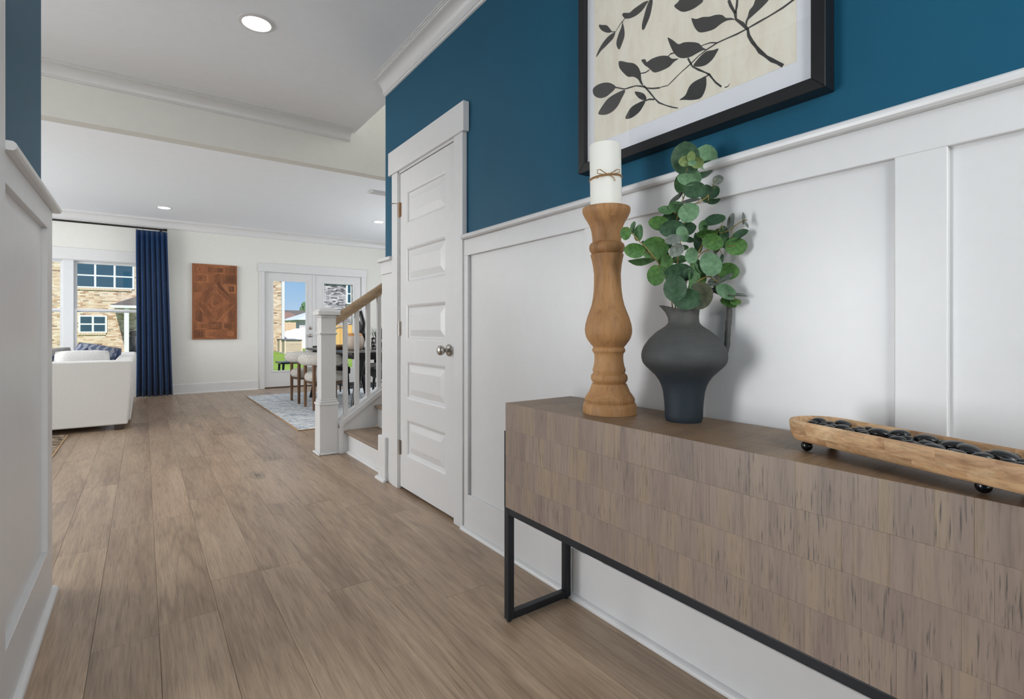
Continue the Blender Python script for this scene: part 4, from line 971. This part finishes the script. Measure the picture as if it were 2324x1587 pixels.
# ------------------------------------------------------------------ rugs
def rugmat(name,cols,scale,dist):
    t=NT(name); p=t.pos(); a=t.noise(t.mapping(p,(.45,1.2,1)),scale,4,.6,dist); wv=t.a('TexWave',bands_direction='DIAGONAL'); wv.inputs['Scale'].default_value=3.4; wv.inputs['Distortion'].default_value=14; wv.inputs['Detail'].default_value=3; t.L(p,wv.inputs['Vector'])
    q=t.math('ADD',t.math('MULTIPLY',a,.86),t.math('MULTIPLY',wv.outputs['Fac'],.14)); c=t.ramp(q,cols); t.bump(t.noise(p,260,2),.5,.003); return t.done(c,.95,spec=.1)
M_rug=rugmat('pale_blue_rug',[(.36,lin((150,163,178))),(.45,lin((198,206,213))),(.53,lin((228,231,233))),(.66,lin((238,238,237)))],16,2.5)
M_rug2=rugmat('dark_beige_rug',[(.38,lin((58,52,48))),(.48,lin((120,104,88))),(.58,lin((172,154,132)))],22,2)
M_bind=plain('tan_rug_binding',(176,146,112),.9)
def rug(name,label,mat,x0,x1,y0,y1,h=.011):
    r=thing(name,label,'rug',((x0+x1)/2,(y0+y1)/2,0))
    box('pile',mat,x0+.012,x1-.012,y0+.012,y1-.012,.0003,h,r,.003)
    bm=B()
    for a in ((x0,x0+.014,y0,y1),(x1-.014,x1,y0,y1),(x0,x1,y0,y0+.014),(x0,x1,y1-.014,y1)): abox(bm,*a,.0003,h*.9,.002)
    mk('binding',bm,M_bind,r); return r
rug('dining_rug','pale blue and cream patterned rug under the dining table','%s'and M_rug,1.275,4.0,5.465,8.74)
rug('living_rug','dark and beige patterned rug edge in front of the sofa at left',M_rug2,-3.2,-.59,4.6,6.58,.008)

# ------------------------------------------------------------------ dining set
RZ=.0112
def boucle_chair():
    c=thing('dining_chair','tmp','chair',(0,0,0),0,'round white boucle dining chairs')
    # faces +x ; back towards -x
    bm=B(); prof=[(.05,.345),(.20,.347),(.245,.362),(.262,.392),(.262,.42),(.245,.452),(.20,.468),(.1,.476),(.02,.478)]; alathe(bm,prof,0,0,40); mk('seat',bm,M_boucle,c,world=False,smooth='all')
    bm=B(); pts=[]; R=.265
    for i in range(25):
        a=math.radians(72+216*i/24); pts.append((R*math.cos(a)-.005,R*math.sin(a)*1.02,.632))
    def cap(p,q): 
        d=(Vector(p)-Vector(q)).normalized(); return [Vector(p)+d*.062*math.sin(t_) for t_ in (1.45,1.1,.7,.35)],[.07*math.cos(t_) for t_ in (1.45,1.1,.7,.35)]
    c0,r0=cap(pts[0],pts[1]); c1,r1=cap(pts[-1],pts[-2])
    atube(bm,c0+pts+c1[::-1],r0+[.07]*len(pts)+r1[::-1],18); mk('backrest',bm,M_boucle,c,world=False,smooth='all')
    bm=B(); alathe(bm,[(.10,.325),(.225,.325),(.235,.335),(.235,.346)],0,0,32); mk('seat_frame',bm,M_chairleg,c,world=False,smooth=40)
    for x,y,h in ((-.205,.21,.585),(-.205,-.21,.585),(.19,.215,.585),(.19,-.215,.585)):
        bm=B(); atube(bm,[(x,y,0),(x,y,.33),(x,y,h)],[.016,.0215,.020],14); mk('leg',bm,M_chairleg,c,world=False,smooth=50)
    return c
c0=boucle_chair(); c0.location=(1.94,6.86,RZ); c0['label']='white boucle chair behind the newel post, nearer of the two at the table side'
c1=copy_tree(c0); c1.location=(1.935,7.60,RZ); c1['label']='white boucle chair left of the newel post, in front of the patio door glass'
def dark_chair():
    c=thing('upholstered_chair','tmp','chair',(0,0,0),0,'dark grey dining chairs')
    M_dk=fabric('charcoal_fabric',(52,52,54),(34,34,36)); 
    bm=B(); abox(bm,-.24,.24,-.24,.24,.32,.44,.03,3); mk('seat',bm,M_dk,c,world=False,smooth=30)
    bm=B(); abox(bm,-.215,.20,-.215,.215,.441,.49,.022,3); mk('seat_cushion',bm,M_grayfab,c,world=False,smooth=30)
    bm=B(); pts=[(.23*math.cos(math.radians(a)),.25*math.sin(math.radians(a)),.66) for a in range(-80,81,10)]
    rows=[]
    for z,k in ((.46,.97),(.56,1.02),(.68,1.06),(.76,1.08)):
        rows.append([bm.verts.new((p[0]*k,p[1]*k,z)) for p in pts])
    for a,b in zip(rows,rows[1:]):
        for i in range(len(a)-1): bm.faces.new((a[i],a[i+1],b[i+1],b[i]))
    bk=mk('backrest',bm,M_dk,c,world=False,smooth='all'); s_=bk.modifiers.new('thick','SOLIDIFY'); s_.thickness=.05
    for x,y in ((-.2,-.2),(-.2,.2),(.2,-.2),(.2,.2)):
        bm=B(); atube(bm,[(x*1.1,y*1.1,0),(x,y,.33)],[.013,.020],10); mk('leg',bm,M_blackwood,c,world=False,smooth=50)
    return c
d0=dark_chair(); d0.location=(2.93,7.02,RZ); d0['label']='charcoal chair with grey cushion right of the table, seen between the last balusters'
d1=copy_tree(d0); d1.location=(2.96,7.70,RZ); d1['label']='charcoal chair right of the table, farther toward the patio door'
d2=copy_tree(d0); d2.location=(2.40,8.22,RZ); d2.rotation_euler=(0,0,pi/2); d2['label']='charcoal chair at the far head of the dining table'
dt=thing('dining_table','long black dining table with splayed tapered legs','table',(2.47,7.05,RZ))
tx0,tx1,ty0,ty1=2.0,2.92,6.0,8.12
bm=B(); extr(bm,[(tx0+.03,.715),(tx1-.03,.715),(tx1,.735),(tx1,.752),(tx0,.752),(tx0,.735)],'y',ty0,ty1); mk('table_top',bm,M_blackwood,dt)
box('apron',M_blackwood,tx0+.14,tx1-.14,ty0+.16,ty1-.16,.655,.715,dt,.003)
for sx,sy in ((0,0),(1,0),(0,1),(1,1)):
    x=tx0+.04 if not sx else tx1-.04; y=ty0+.13 if not sy else ty1-.13; xi=x+(.16 if not sx else -.16); yi=y+(.10 if not sy else -.10)
    bm=B(); atube(bm,[(x,y,RZ),(xi,yi,.716)],[.026,.052],16); mk('leg',bm,M_blackwood,dt,smooth=50)
ZT=.7525
# table-top pieces
t=NT('cream_dotted_ceramic'); p=t.obj(); vo=t.a('TexVoronoi'); vo.inputs['Scale'].default_value=26; t.L(p,vo.inputs['Vector']); dots=t.ramp(vo.outputs['Distance'],[(.10,0.0),(.16,1.0)]); nz_=t.noise(p,6,2); pat=t.ramp(nz_,[(.45,1.0),(.55,0.0)]); m_=t.math('MAXIMUM',dots,pat); c=t.mix(m_,lin((240,236,230)),lin((196,180,164))); M_cream=t.done(c,.5)
vz=thing('cream_vase','cream speckled round vase with a wood-brown rim on the dining table','vase',(2.34,6.90,ZT))
bm=B(); alathe(bm,[(.07,0),(.10,.01),(.118,.05),(.122,.10),(.116,.15),(.10,.19)],0,0,36); mk('body',bm,M_cream,vz,world=False,smooth=50)
bm=B(); alathe(bm,[(.10,.1905),(.088,.215),(.07,.228),(.062,.226),(.06,.20)],0,0,36); mk('rim',bm,plain('tan_glaze',(196,140,84),.5,var=.15),vz,world=False,smooth=50)
pc=thing('black_pitcher','black sculptural pitcher with a looped handle and tall spout on the dining table','pitcher',(2.48,7.06,ZT))
M_blkc=plain('black_glaze',(26,26,28),.3,var=.1)
bm=B(); alathe(bm,[(.055,0),(.06,.02),(.045,.06),(.05,.11),(.08,.17),(.085,.21),(.065,.25),(.045,.28)],0,0,28); mk('body',bm,M_blkc,pc,world=False,smooth=50)
bm=B(); atube(bm,[(.01,-.01,.27),(.03,-.02,.36),(.01,0,.45),(-.01,.02,.53)],[.05,.036,.03,.036],14); mk('spout',bm,M_blkc,pc,world=False,smooth=50)
bm=B(); atube(bm,[tuple(v) for v in ((-.05,.03,.20),(-.035,.02,.26),(-.015,.008,.32),(-.018,.010,.38),(-.045,.028,.43),(-.085,.055,.45))],.0095,10); mk('handle',bm,M_blkc,pc,world=False,smooth=True)
t=NT('honeycomb_planter'); p=t.obj(); 
vo=t.a('TexVoronoi'); vo.inputs['Scale'].default_value=17; vo.inputs['Randomness'].default_value=.25; t.L(t.mapping(p,(1,1,.85)),vo.inputs['Vector']); c=t.ramp(vo.outputs['Distance'],[(.36,lin((214,214,214))),(.44,lin((30,30,32)))]); M_hon=t.done(c,.4)
M_hon=plain('black_planter_glaze',(30,30,32),.4); M_cream2=plain('white_glaze_dot',(224,224,222),.5)
pt=thing('dotted_planter','black planter with white dots holding a small dark plant on the dining table','planter',(2.66,6.86,ZT))
bm=B(); alathe(bm,[(.085,0),(.10,.01),(.105,.09),(.10,.165),(.09,.165),(.088,.14)],0,0,32); mk('pot',bm,M_hon,pt,world=False,smooth=40)
bm=B(); rq=random.Random(2)
for i in range(90):
    a=rq.uniform(0,2*pi); r=rq.uniform(0,.075); h=rq.uniform(.08,.20); s_=rq.uniform(.2,.9); b0=Vector((r*math.cos(a),r*math.sin(a),.138)); b1=b0+Vector((math.cos(a)*h*.35*s_,math.sin(a)*h*.35*s_,h*.6)); b2=b0+Vector((math.cos(a)*h*.6*s_,math.sin(a)*h*.6*s_,h)); sd=Vector((-math.sin(a),math.cos(a),0))*.006
    v=[bm.verts.new(q) for q in (b0-sd*.4,b0+sd*.4,b1+sd,b1-sd,b2)]; bm.faces.new((v[0],v[1],v[2],v[3])); bm.faces.new((v[3],v[2],v[4]))
FB=bm; bm=B()
for r_,zz_ in enumerate((.032,.078,.124)):
    for i in range(12):
        a=2*pi*(i+.5*(r_%2))/12; rr=.0985+.006*min(1,zz_/.09)+.001
        c_=Vector((rr*math.cos(a),rr*math.sin(a),zz_)); u_=Vector((-math.sin(a),math.cos(a),0)); v_=[bm.verts.new(c_+u_*.019*math.cos(q)+Vector((math.cos(a),math.sin(a),0))*(-.0022*math.cos(q)**2)+Vector((0,0,.019*math.sin(q)))) for q in [2*pi*k/12 for k in range(12)]]; bm.faces.new(v_)
mk('white_dots',bm,M_cream2,pt,world=False); bm=FB
o=mk('foliage',bm,plain('dark_foliage',(58,66,58),.6,var=.3),pt,world=False); o['kind']='stuff'
bw=thing('wooden_bowl','shallow pale wooden bowl at the left end of the dining table','bowl',(2.27,7.35,ZT))
bm=B(); alathe(bm,[(.05,0),(.06,.004),(.14,.03),(.17,.052),(.172,.06),(.165,.06),(.13,.036),(.05,.014)],0,0,40); mk('bowl_body',bm,M_bowlwood,bw,world=False,smooth=40)
rg=thing('ring_sculpture','white ring ornament on a small foot behind the wooden bowl','ornament',(2.36,7.62,ZT))
bm=B(); pts=[(.12*math.cos(a)*.81,-.12*math.cos(a)*.585,.17+.14*math.sin(a)) for a in [2*pi*i/36 for i in range(37)]]; atube(bm,pts,.013,10,False); mk('ring',bm,M_cream,rg,world=False,smooth='all')
bm=B(); abox(bm,-.05,.05,-.035,.035,0,.03,.005); mk('foot',bm,M_blackwood,rg,world=False)
t=NT('lattice_runner'); p=t.obj(); vo=t.a('TexVoronoi'); vo.inputs['Scale'].default_value=30; t.L(p,vo.inputs['Vector']); c=t.ramp(vo.outputs['Distance'],[(.3,lin((190,188,184))),(.5,lin((60,60,62)))]); M_run=t.done(c,.8)
o=box('table_runner',M_run,2.28,2.64,6.25,7.25,.7521,.7527); tag(o,'grey patterned runner under the vases on the dining table','table runner')
for q in (vz,pc,pt): q.location.z=.7529

# ------------------------------------------------------------------ ceiling fittings
t=NT('downlight_lens'); em=t.a('Emission'); em.inputs[0].default_value=(1,.98,.95,1); em.inputs[1].default_value=9; t.L(em.outputs[0],t.out.inputs[0]); M_lens=t.m
def downlight(x,y,label):
    o=thing('recessed_light',label,'ceiling light',(x,y,2.745),group='recessed ceiling lights')
    bm=B(); alathe(bm,[(.072,-.0042),(.074,-.007),(.082,-.007),(.093,-.003),(.094,0)],0,0,36,False,False); mk('trim_ring',bm,M_trim,o,world=False,smooth=40)
    bm=B(); alathe(bm,[(.001,-.0045),(.073,-.0045)],0,0,36,False,False); 
    for f in bm.faces: 
        f.normal_update()
        if f.normal.z>0: f.normal_flip()
    mk('lens',bm,M_lens,o,world=False)
    l=bpy.data.lights.new('downlight','SPOT'); l.energy=11; l.spot_size=math.radians(120); l.spot_blend=.6; l.shadow_soft_size=.07; l.color=(1,.97,.93)
    lo=bpy.data.objects.new('downlight',l); COL.objects.link(lo); lo.parent=o; lo.location=(0,0,-.03)
downlight(.515,3.16,'round recessed ceiling light in the hall, largest and nearest')
downlight(.24,8.70,'recessed ceiling light above the curtain in the living room')
downlight(3.04,7.85,'recessed ceiling light over the dining area beside the teal wall corner')
vt=thing('ceiling_vent','white ceiling air register beside the teal wall corner','vent',(2.45,6.18,2.745))
bm=B(); abox(bm,-.17,.17,-.09,.09,-.008,0,.003); mk('frame',bm,M_trim,vt,world=False)
for k in range(6): box('louver',M_trim,-.14,.14,-.065+.024*k,-.055+.024*k,-.014,-.008,vt,.001,world=False)
# ------------------------------------------------------------------ outdoors
GZ=-.28
t=NT('lawn_grass'); p=t.pos(); n=t.noise(p,1.2,4); n2=t.noise(p,30,3); c=t.ramp(n,[(.3,lin((112,140,60))),(.7,lin((148,174,84)))]); c=t.mix(.5,c,t.ramp(n2,[(.3,.75),(.7,1.15)]),'MULTIPLY'); M_grass=t.done(c,.95,spec=.1)
o=box('lawn',M_grass,-40,70,9.9,120,GZ-.2,GZ); o['kind']='structure'; o.name='ground_lawn'
M_conc=plain('patio_concrete',(186,182,176),.9); struct(box('ground_patio',M_conc,1.0,6.2,9.88,11.2,GZ,-.06))
def brickmat(name,cols):
    t=NT(name); p=t.pos(); r=t.a('NewGeometry').outputs['Random Per Island']; c=t.ramp(r,cols); n=t.noise(p,12,3); c=t.mix(.35,c,t.ramp(n,[(.3,.8),(.7,1.1)]),'MULTIPLY'); return t.done(c,.9,spec=.15)
M_br=brickmat('tan_brick',[(0,lin((176,142,114))),(.25,lin((208,184,158))),(.6,lin((222,204,182))),(.85,lin((230,217,200))),(1,lin((140,114,96)))])
M_mort=plain('pale_mortar',(206,192,172),.95)
M_wbr=brickmat('limewashed_brick',[(0,lin((76,72,76))),(.3,lin((140,136,144))),(.6,lin((176,172,180))),(1,lin((204,200,206)))])
M_shing=plain('roof_shingle',(96,90,86),.9,var=.15,nscale=4); M_shing2=plain('brown_roof_shingle',(134,104,94),.9,var=.15,nscale=4); M_pale=plain('pale_siding',(206,198,208),.8); M_tan=plain('tan_siding',(198,180,158),.85)
t=NT('house_glass_sky_tint'); M_hwin=t.done(lin((34,70,92)),.06,spec=.8)  # blue sky reflection is put into the pane colour
def bricks(name,parent,mat,x0,x1,z0,z1,yf,holes=(),bl=.215,bh=.075,proud=.012):
    vs=[];fs=[]; row=0; z=z0
    while z<z1-.02:
        x=x0-(bl/2 if row%2 else 0)
        while x<x1:
            a,b=max(x+.006,x0),min(x+bl-.006,x1); c,d=z+.006,min(z+bh-.006,z1)
            if b-a>.02:
                cx,cz=(a+b)/2,(c+d)/2
                if not any(h[0]<cx<h[1] and h[2]<cz<h[3] for h in holes):
                    q=len(vs); vs+=[(a,yf,c),(b,yf,c),(b,yf,d),(a,yf,d),(a,yf+proud,c),(b,yf+proud,c),(b,yf+proud,d),(a,yf+proud,d)]
                    fs+=[(q,q+1,q+2,q+3),(q,q+4,q+5,q+1),(q+3,q+2,q+6,q+7),(q,q+3,q+7,q+4),(q+1,q+5,q+6,q+2)]
            x+=bl
        z+=bh; row+=1
    me=bpy.data.meshes.new(name); off=wloc(parent); me.from_pydata([(v[0]-off.x,v[1]-off.y,v[2]-off.z) for v in vs],[],fs); me.update()
    o=link(name,me,mat,parent); o['kind']='stuff'; return o
def hwindow(parent,x0,x1,z0,z1,yf,cols,rows):
    w=box('window',M_vinyl,x0-.0,x1,yf-.05,yf+.10,z0,z1,parent)
    # frame bars proud of the dark panes
    bw=.085; px=(x1-x0-bw*(cols+1))/cols; pz=(z1-z0-.075*(rows+1))/rows
    for i in range(cols):
        for j in range(rows):
            a=x0+bw+i*(px+bw); c=z0+.075+j*(pz+.075); box('pane',M_hwin,a,a+px,yf-.056,yf-.045,c,c+pz,w)
    return w
# --- tan brick neighbour
HA=33.0
ha=thing('brick_house','tan brick house with white windows seen through the living room window','house',(0,HA,GZ))
w1=(-2.76,-.37,3.10,4.36); w2=(-2.60,-1.48,.86,1.74)
box('wall',M_mort,-9,6.72,HA+.012,HA+.6,GZ,5.4,ha); box('side_wall',M_mort,6.3,6.72,HA+.6,HA+9,GZ,5.4,ha)
bricks('bricks',ha,M_br,-5.0,.3,GZ,4.9,HA,holes=(w1,w2)); bricks('bricks',ha,M_br,5.0,6.72,GZ,5.2,HA)
hwindow(ha,*w1,HA,3,2); hwindow(ha,*w2,HA,2,2)
for w in (w1,w2):
    for k in range(int((w[1]-w[0])/.11)): box('sill_brick',M_br,w[0]-.02+k*.11,w[0]+.08+k*.11,HA-.05,HA+.02,w[2]-.10,w[2]-.005,ha)
bm=B(); extr(bm,[(-9.3,5.4),(7.1,5.4),(4.2,8.4),(-6,8.4)],'y',HA-.35,HA+.0); 
bm.free()
bm=B(); v=[bm.verts.new(q) for q in ((-9.3,HA-.4,5.4),(7.0,HA-.4,5.4),(7.0,HA+9,5.4),(-9.3,HA+9,5.4),(-6,HA+4.3,8.6),(3.6,HA+4.3,8.6))]
for q in ((0,1,5,4),(2,3,4,5),(1,2,5),(3,0,4),(3,2,1,0)): bm.faces.new([v[i] for i in q])
mk('roof',bm,M_shing,ha)
bm=B(); abox(bm,6.74,6.90,HA-.06,HA+.06,GZ+.1,5.4,.01); abox(bm,6.74,6.90,HA-.25,HA+.06,GZ,GZ+.12,.01); mk('downspout',bm,M_vinyl,ha)
# porch
po=thing('porch','white posted porch roof beside the navy curtain on the brick house','porch',(.6,HA-1.2,GZ))
PYF=HA-2.4
bm=B(); v=[bm.verts.new(q) for q in ((-1.22,PYF,2.12),(3.4,PYF,2.12),(3.4,HA-.02,2.95),(.35,HA-.02,2.95),(-1.22,HA-.02,2.22),(-1.22,PYF,2.20),(3.4,PYF,2.20),(3.4,HA-.02,3.03),(.35,HA-.02,3.03),(-1.22,HA-.02,2.30))]
for q in ((0,1,2,3,4),(9,8,7,6,5),(0,5,6,1),(1,6,7,2),(2,7,8,3),(3,8,9,4),(4,9,5,0)): bm.faces.new([v[i] for i in q])
mk('porch_roof',bm,M_shing,po); box('fascia',M_vinyl,-1.25,3.45,PYF-.05,PYF-.002,2.05,2.18,po); box('post',M_vinyl,-.74,-.55,PYF,PYF+.18,GZ,2.06,po,.01); box('post',M_vinyl,3.0,3.19,PYF,PYF+.18,GZ,2.06,po,.01)
box('porch_floor',M_conc,-1.0,3.4,PYF,HA-.02,GZ,GZ+.12,po)
gr=thing('patio_grill','dark covered grill under the porch next to the white post','grill',(-.22,HA-1.2,GZ+.12))
bm=B(); abox(bm,-.45,.45,-.3,.3,0,.85,.08,3); abox(bm,-.36,.36,-.26,.26,.86,1.12,.12,3); mk('cover',bm,plain('black_cover',(30,32,36),.7),gr,world=False,smooth=40)
# AC condensers
def ac(x,y,label,w=.86,h=.70):
    a=thing('air_conditioner',label,'air conditioner',(x,y,GZ),group='condensers by the brick house')
    box('pad',M_conc,-w/2-.08,w/2+.08,-w/2-.08,w/2+.08,0,.06,a,world=False); M_ac=plain('condenser_beige',(224,208,192),.6); M_gr=plain('condenser_grille',(176,164,150),.6)
    box('cabinet',M_gr,-w/2+.02,w/2-.02,-w/2+.02,w/2-.02,.06,h,a,world=False)
    for k in range(9): box('louver',M_ac,-w/2,w/2,-w/2,w/2,.10+k*(h-.16)/9,.10+k*(h-.16)/9+.035,a,world=False)
    for sx in (-1,1):
        for sy in (-1,1): box('corner_post',M_ac,sx*w/2-.03,sx*w/2+.03,sy*w/2-.03,sy*w/2+.03,.06,h,a,world=False)
    box('top_grille',plain('condenser_top',(92,96,104),.5),-w/2-.02,w/2+.02,-w/2-.02,w/2+.02,h,h+.06,a,.02,2,world=False)
ac(6.62,29.9,'beige air conditioner unit standing in front of the other on the lawn'); ac(6.78,31.9,'air conditioner unit half hidden behind the front one')
# gravel mound
bm=B(); nx,ny=26,14; rq=random.Random(9)
g=[[bm.verts.new((7.3+6.4*i/nx,37+5*j/ny,GZ-.05+1.55*(max(0,math.sin(pi*j/ny))**.7)*(max(0,math.sin(pi*(i+1.5)/(nx+3)))**.45)+rq.uniform(-.05,.05))) for j in range(ny+1)] for i in range(nx+1)]
for i in range(nx):
    for j in range(ny): bm.faces.new((g[i][j],g[i+1][j],g[i+1][j+1],g[i][j+1]))
bmesh.ops.recalc_face_normals(bm,faces=bm.faces)
o=mk('gravel_pile',bm,plain('white_gravel',(236,232,232),.95,var=.10,nscale=30,bump=.6,bscale=40),None,smooth='all'); tag(o,'long pale gravel mound behind the air conditioners','gravel',None,'stuff')
# fences
def fence(name,label,x0,x1,y,z1,bw=.14,mat=M_fencewood,tilt=0):
    f=thing(name,label,'fence',((x0+x1)/2,y,GZ)); n=int((x1-x0)/bw); me=None; rf=random.Random(int(x0*10))
    for k in range(n):
        o=box('board',mat,x0+k*bw+.004,x0+(k+1)*bw-.004,y,y+.022,GZ,z1+rf.uniform(-.02,.02),f)
    for z in (GZ+.3,z1-.25): box('rail',mat,x0,x1,y+.023,y+.06,z,z+.09,f)
    for k in range(int((x1-x0)/2.2)+1): box('post',mat,x0+k*2.2,x0+k*2.2+.1,y+.061,y+.16,GZ,z1-.05,f)
fence('wood_fence','yellow cedar board fence outside the right patio door','%s'and 6.3,9.6,24.0,1.24)
fence('wood_fence','tan board fence far behind the gravel mound',8.9,10.3,45.0,1.62,.2,plain('weathered_board',(214,186,158),.9,var=.15)); 
# patio side table outside
pt2=thing('patio_table','low black patio table outside the left glass door','table',(2.78,12.0,GZ))
box('top',M_blackwood,2.385,3.2,11.78,12.35,.285,.322,pt2,.012,2)
for x in (2.46,3.12):
    for y in (11.86,12.27):
        bm=B(); atube(bm,[(x+(.03 if x>2.8 else -.03),y,GZ),(x,y,.286)],[.02,.026],8); mk('leg',bm,M_blackwood,pt2)
for a in ((2.75,2.81,11.9,11.96),): bm=B(); atube(bm,[(2.78,11.86,GZ),(2.78,11.86,.286)],[.02,.026],8); mk('leg',bm,M_blackwood,pt2)
# limewashed brick house on the right
HB=28.0
hb=thing('whitewashed_house','grey and white speckled brick house seen through the right patio door','house',(9,HB,GZ))
wB=(8.98,9.27,2.42,3.7)
bm=B(); extr(bm,[(7.5,HB+.012),(9.30,HB+.012),(12,HB+8),(10.0,HB+8)],'z',GZ,3.50); mk('wall',bm,plain('grey_mortar',(188,184,190),.95),hb)
bricks('bricks',hb,M_wbr,7.5,9.30,GZ,3.48,HB,holes=(wB,),bl=.17,bh=.062)
w=box('window',M_vinyl,wB[0],wB[1],HB-.06,HB+.02,wB[2],3.50,hb); box('pane',M_hwin,wB[0]+.09,wB[1]-.05,HB-.066,HB-.058,2.50,2.95,w); box('pane',M_hwin,wB[0]+.09,wB[1]-.05,HB-.066,HB-.058,3.02,3.45,w)
M_shake=plain('olive_shake',(150,146,112),.9,var=.15,nscale=5)
box('gable_wall',plain('shake_gap',(70,72,56),.9),9.302,12,HB-.02,HB+.4,GZ,5,hb)
for r in range(14):
    for cix in range(7):
        x=9.305+cix*.26+(.08 if r%2 else 0); box('shake',M_shake,x,x+.245,HB-.05,HB-.019,1.2+r*.20,1.2+r*.20+.185,hb,.004)
bm=B(); v=[bm.verts.new(q) for q in ((7.4,HB-.12,3.50),(9.3,HB-.12,3.50),(12,HB-.12,3.5),(13,HB+8,3.5),(9.9,HB+8.2,3.5),(9.9,HB+3.5,4.7),(12.5,HB+3.5,4.7))]
for q in ((0,1,2,6,5),(3,4,5,6),(4,0,5),(0,4,3,2,1)): bm.faces.new([v[i] for i in q])
mk('roof',bm,M_shing2,hb)
# far houses seen in the gap
def far_house(label,x0,x1,y,ez,rz,wm,rm,dpt=8,ridge=.25,win=True):
    h=thing('far_house',label,'house',((x0+x1)/2,y,GZ),group='houses beyond the yard'); box('wall',wm,x0+.3,x1-.3,y,y+dpt,GZ,ez,h)
    xm0=x0+(x1-x0)*ridge; xm1=x1-(x1-x0)*ridge
    bm=B(); v=[bm.verts.new(q) for q in ((x0,y-.4,ez),(x1,y-.4,ez),(x1,y+dpt+.4,ez),(x0,y+dpt+.4,ez),(xm0,y+dpt/2,rz),(xm1,y+dpt/2,rz))]
    for q in ((0,1,5,4),(2,3,4,5),(1,2,5),(3,0,4),(3,2,1,0)): bm.faces.new([v[i] for i in q])
    mk('roof',bm,rm,h); return h
far_house('tan house with brown hip roof far beyond the yard',12.6,16.4,66,2.0,3.2,M_tan,M_shing2,6,.35)
far_house('pale lavender house with light roof in front of the brown roofed one',10.5,16.0,46,1.85,2.9,M_pale,plain('light_roof',(196,206,222),.8),6,.45)
far_house('dark roofed house farthest beyond the yard',14.5,22,78,2.3,3.9,M_tan,M_shing,7,.3)
# tree behind
tr=thing('distant_tree','small green pine tree far off at the edge of the left door glass','tree',(23.1,95,GZ))
bm=B(); alathe(bm,[(.25,0),(.15,4)],0,0,8); mk('trunk',bm,plain('bark',(96,76,60),.9),tr,world=False)
bm=B()
for i in range(160):
    z=rq.uniform(1.5,6.0); r=(6.3-z)*.42*rq.random()**.5; a=rq.uniform(0,2*pi); bmesh.ops.create_icosphere(bm,subdivisions=1,radius=rq.uniform(.2,.4),matrix=Matrix.Translation((r*math.cos(a),r*math.sin(a),z)))
o=mk('crown',bm,plain('pine_foliage',(78,112,74),.9,var=.3),tr,world=False); o['kind']='stuff'
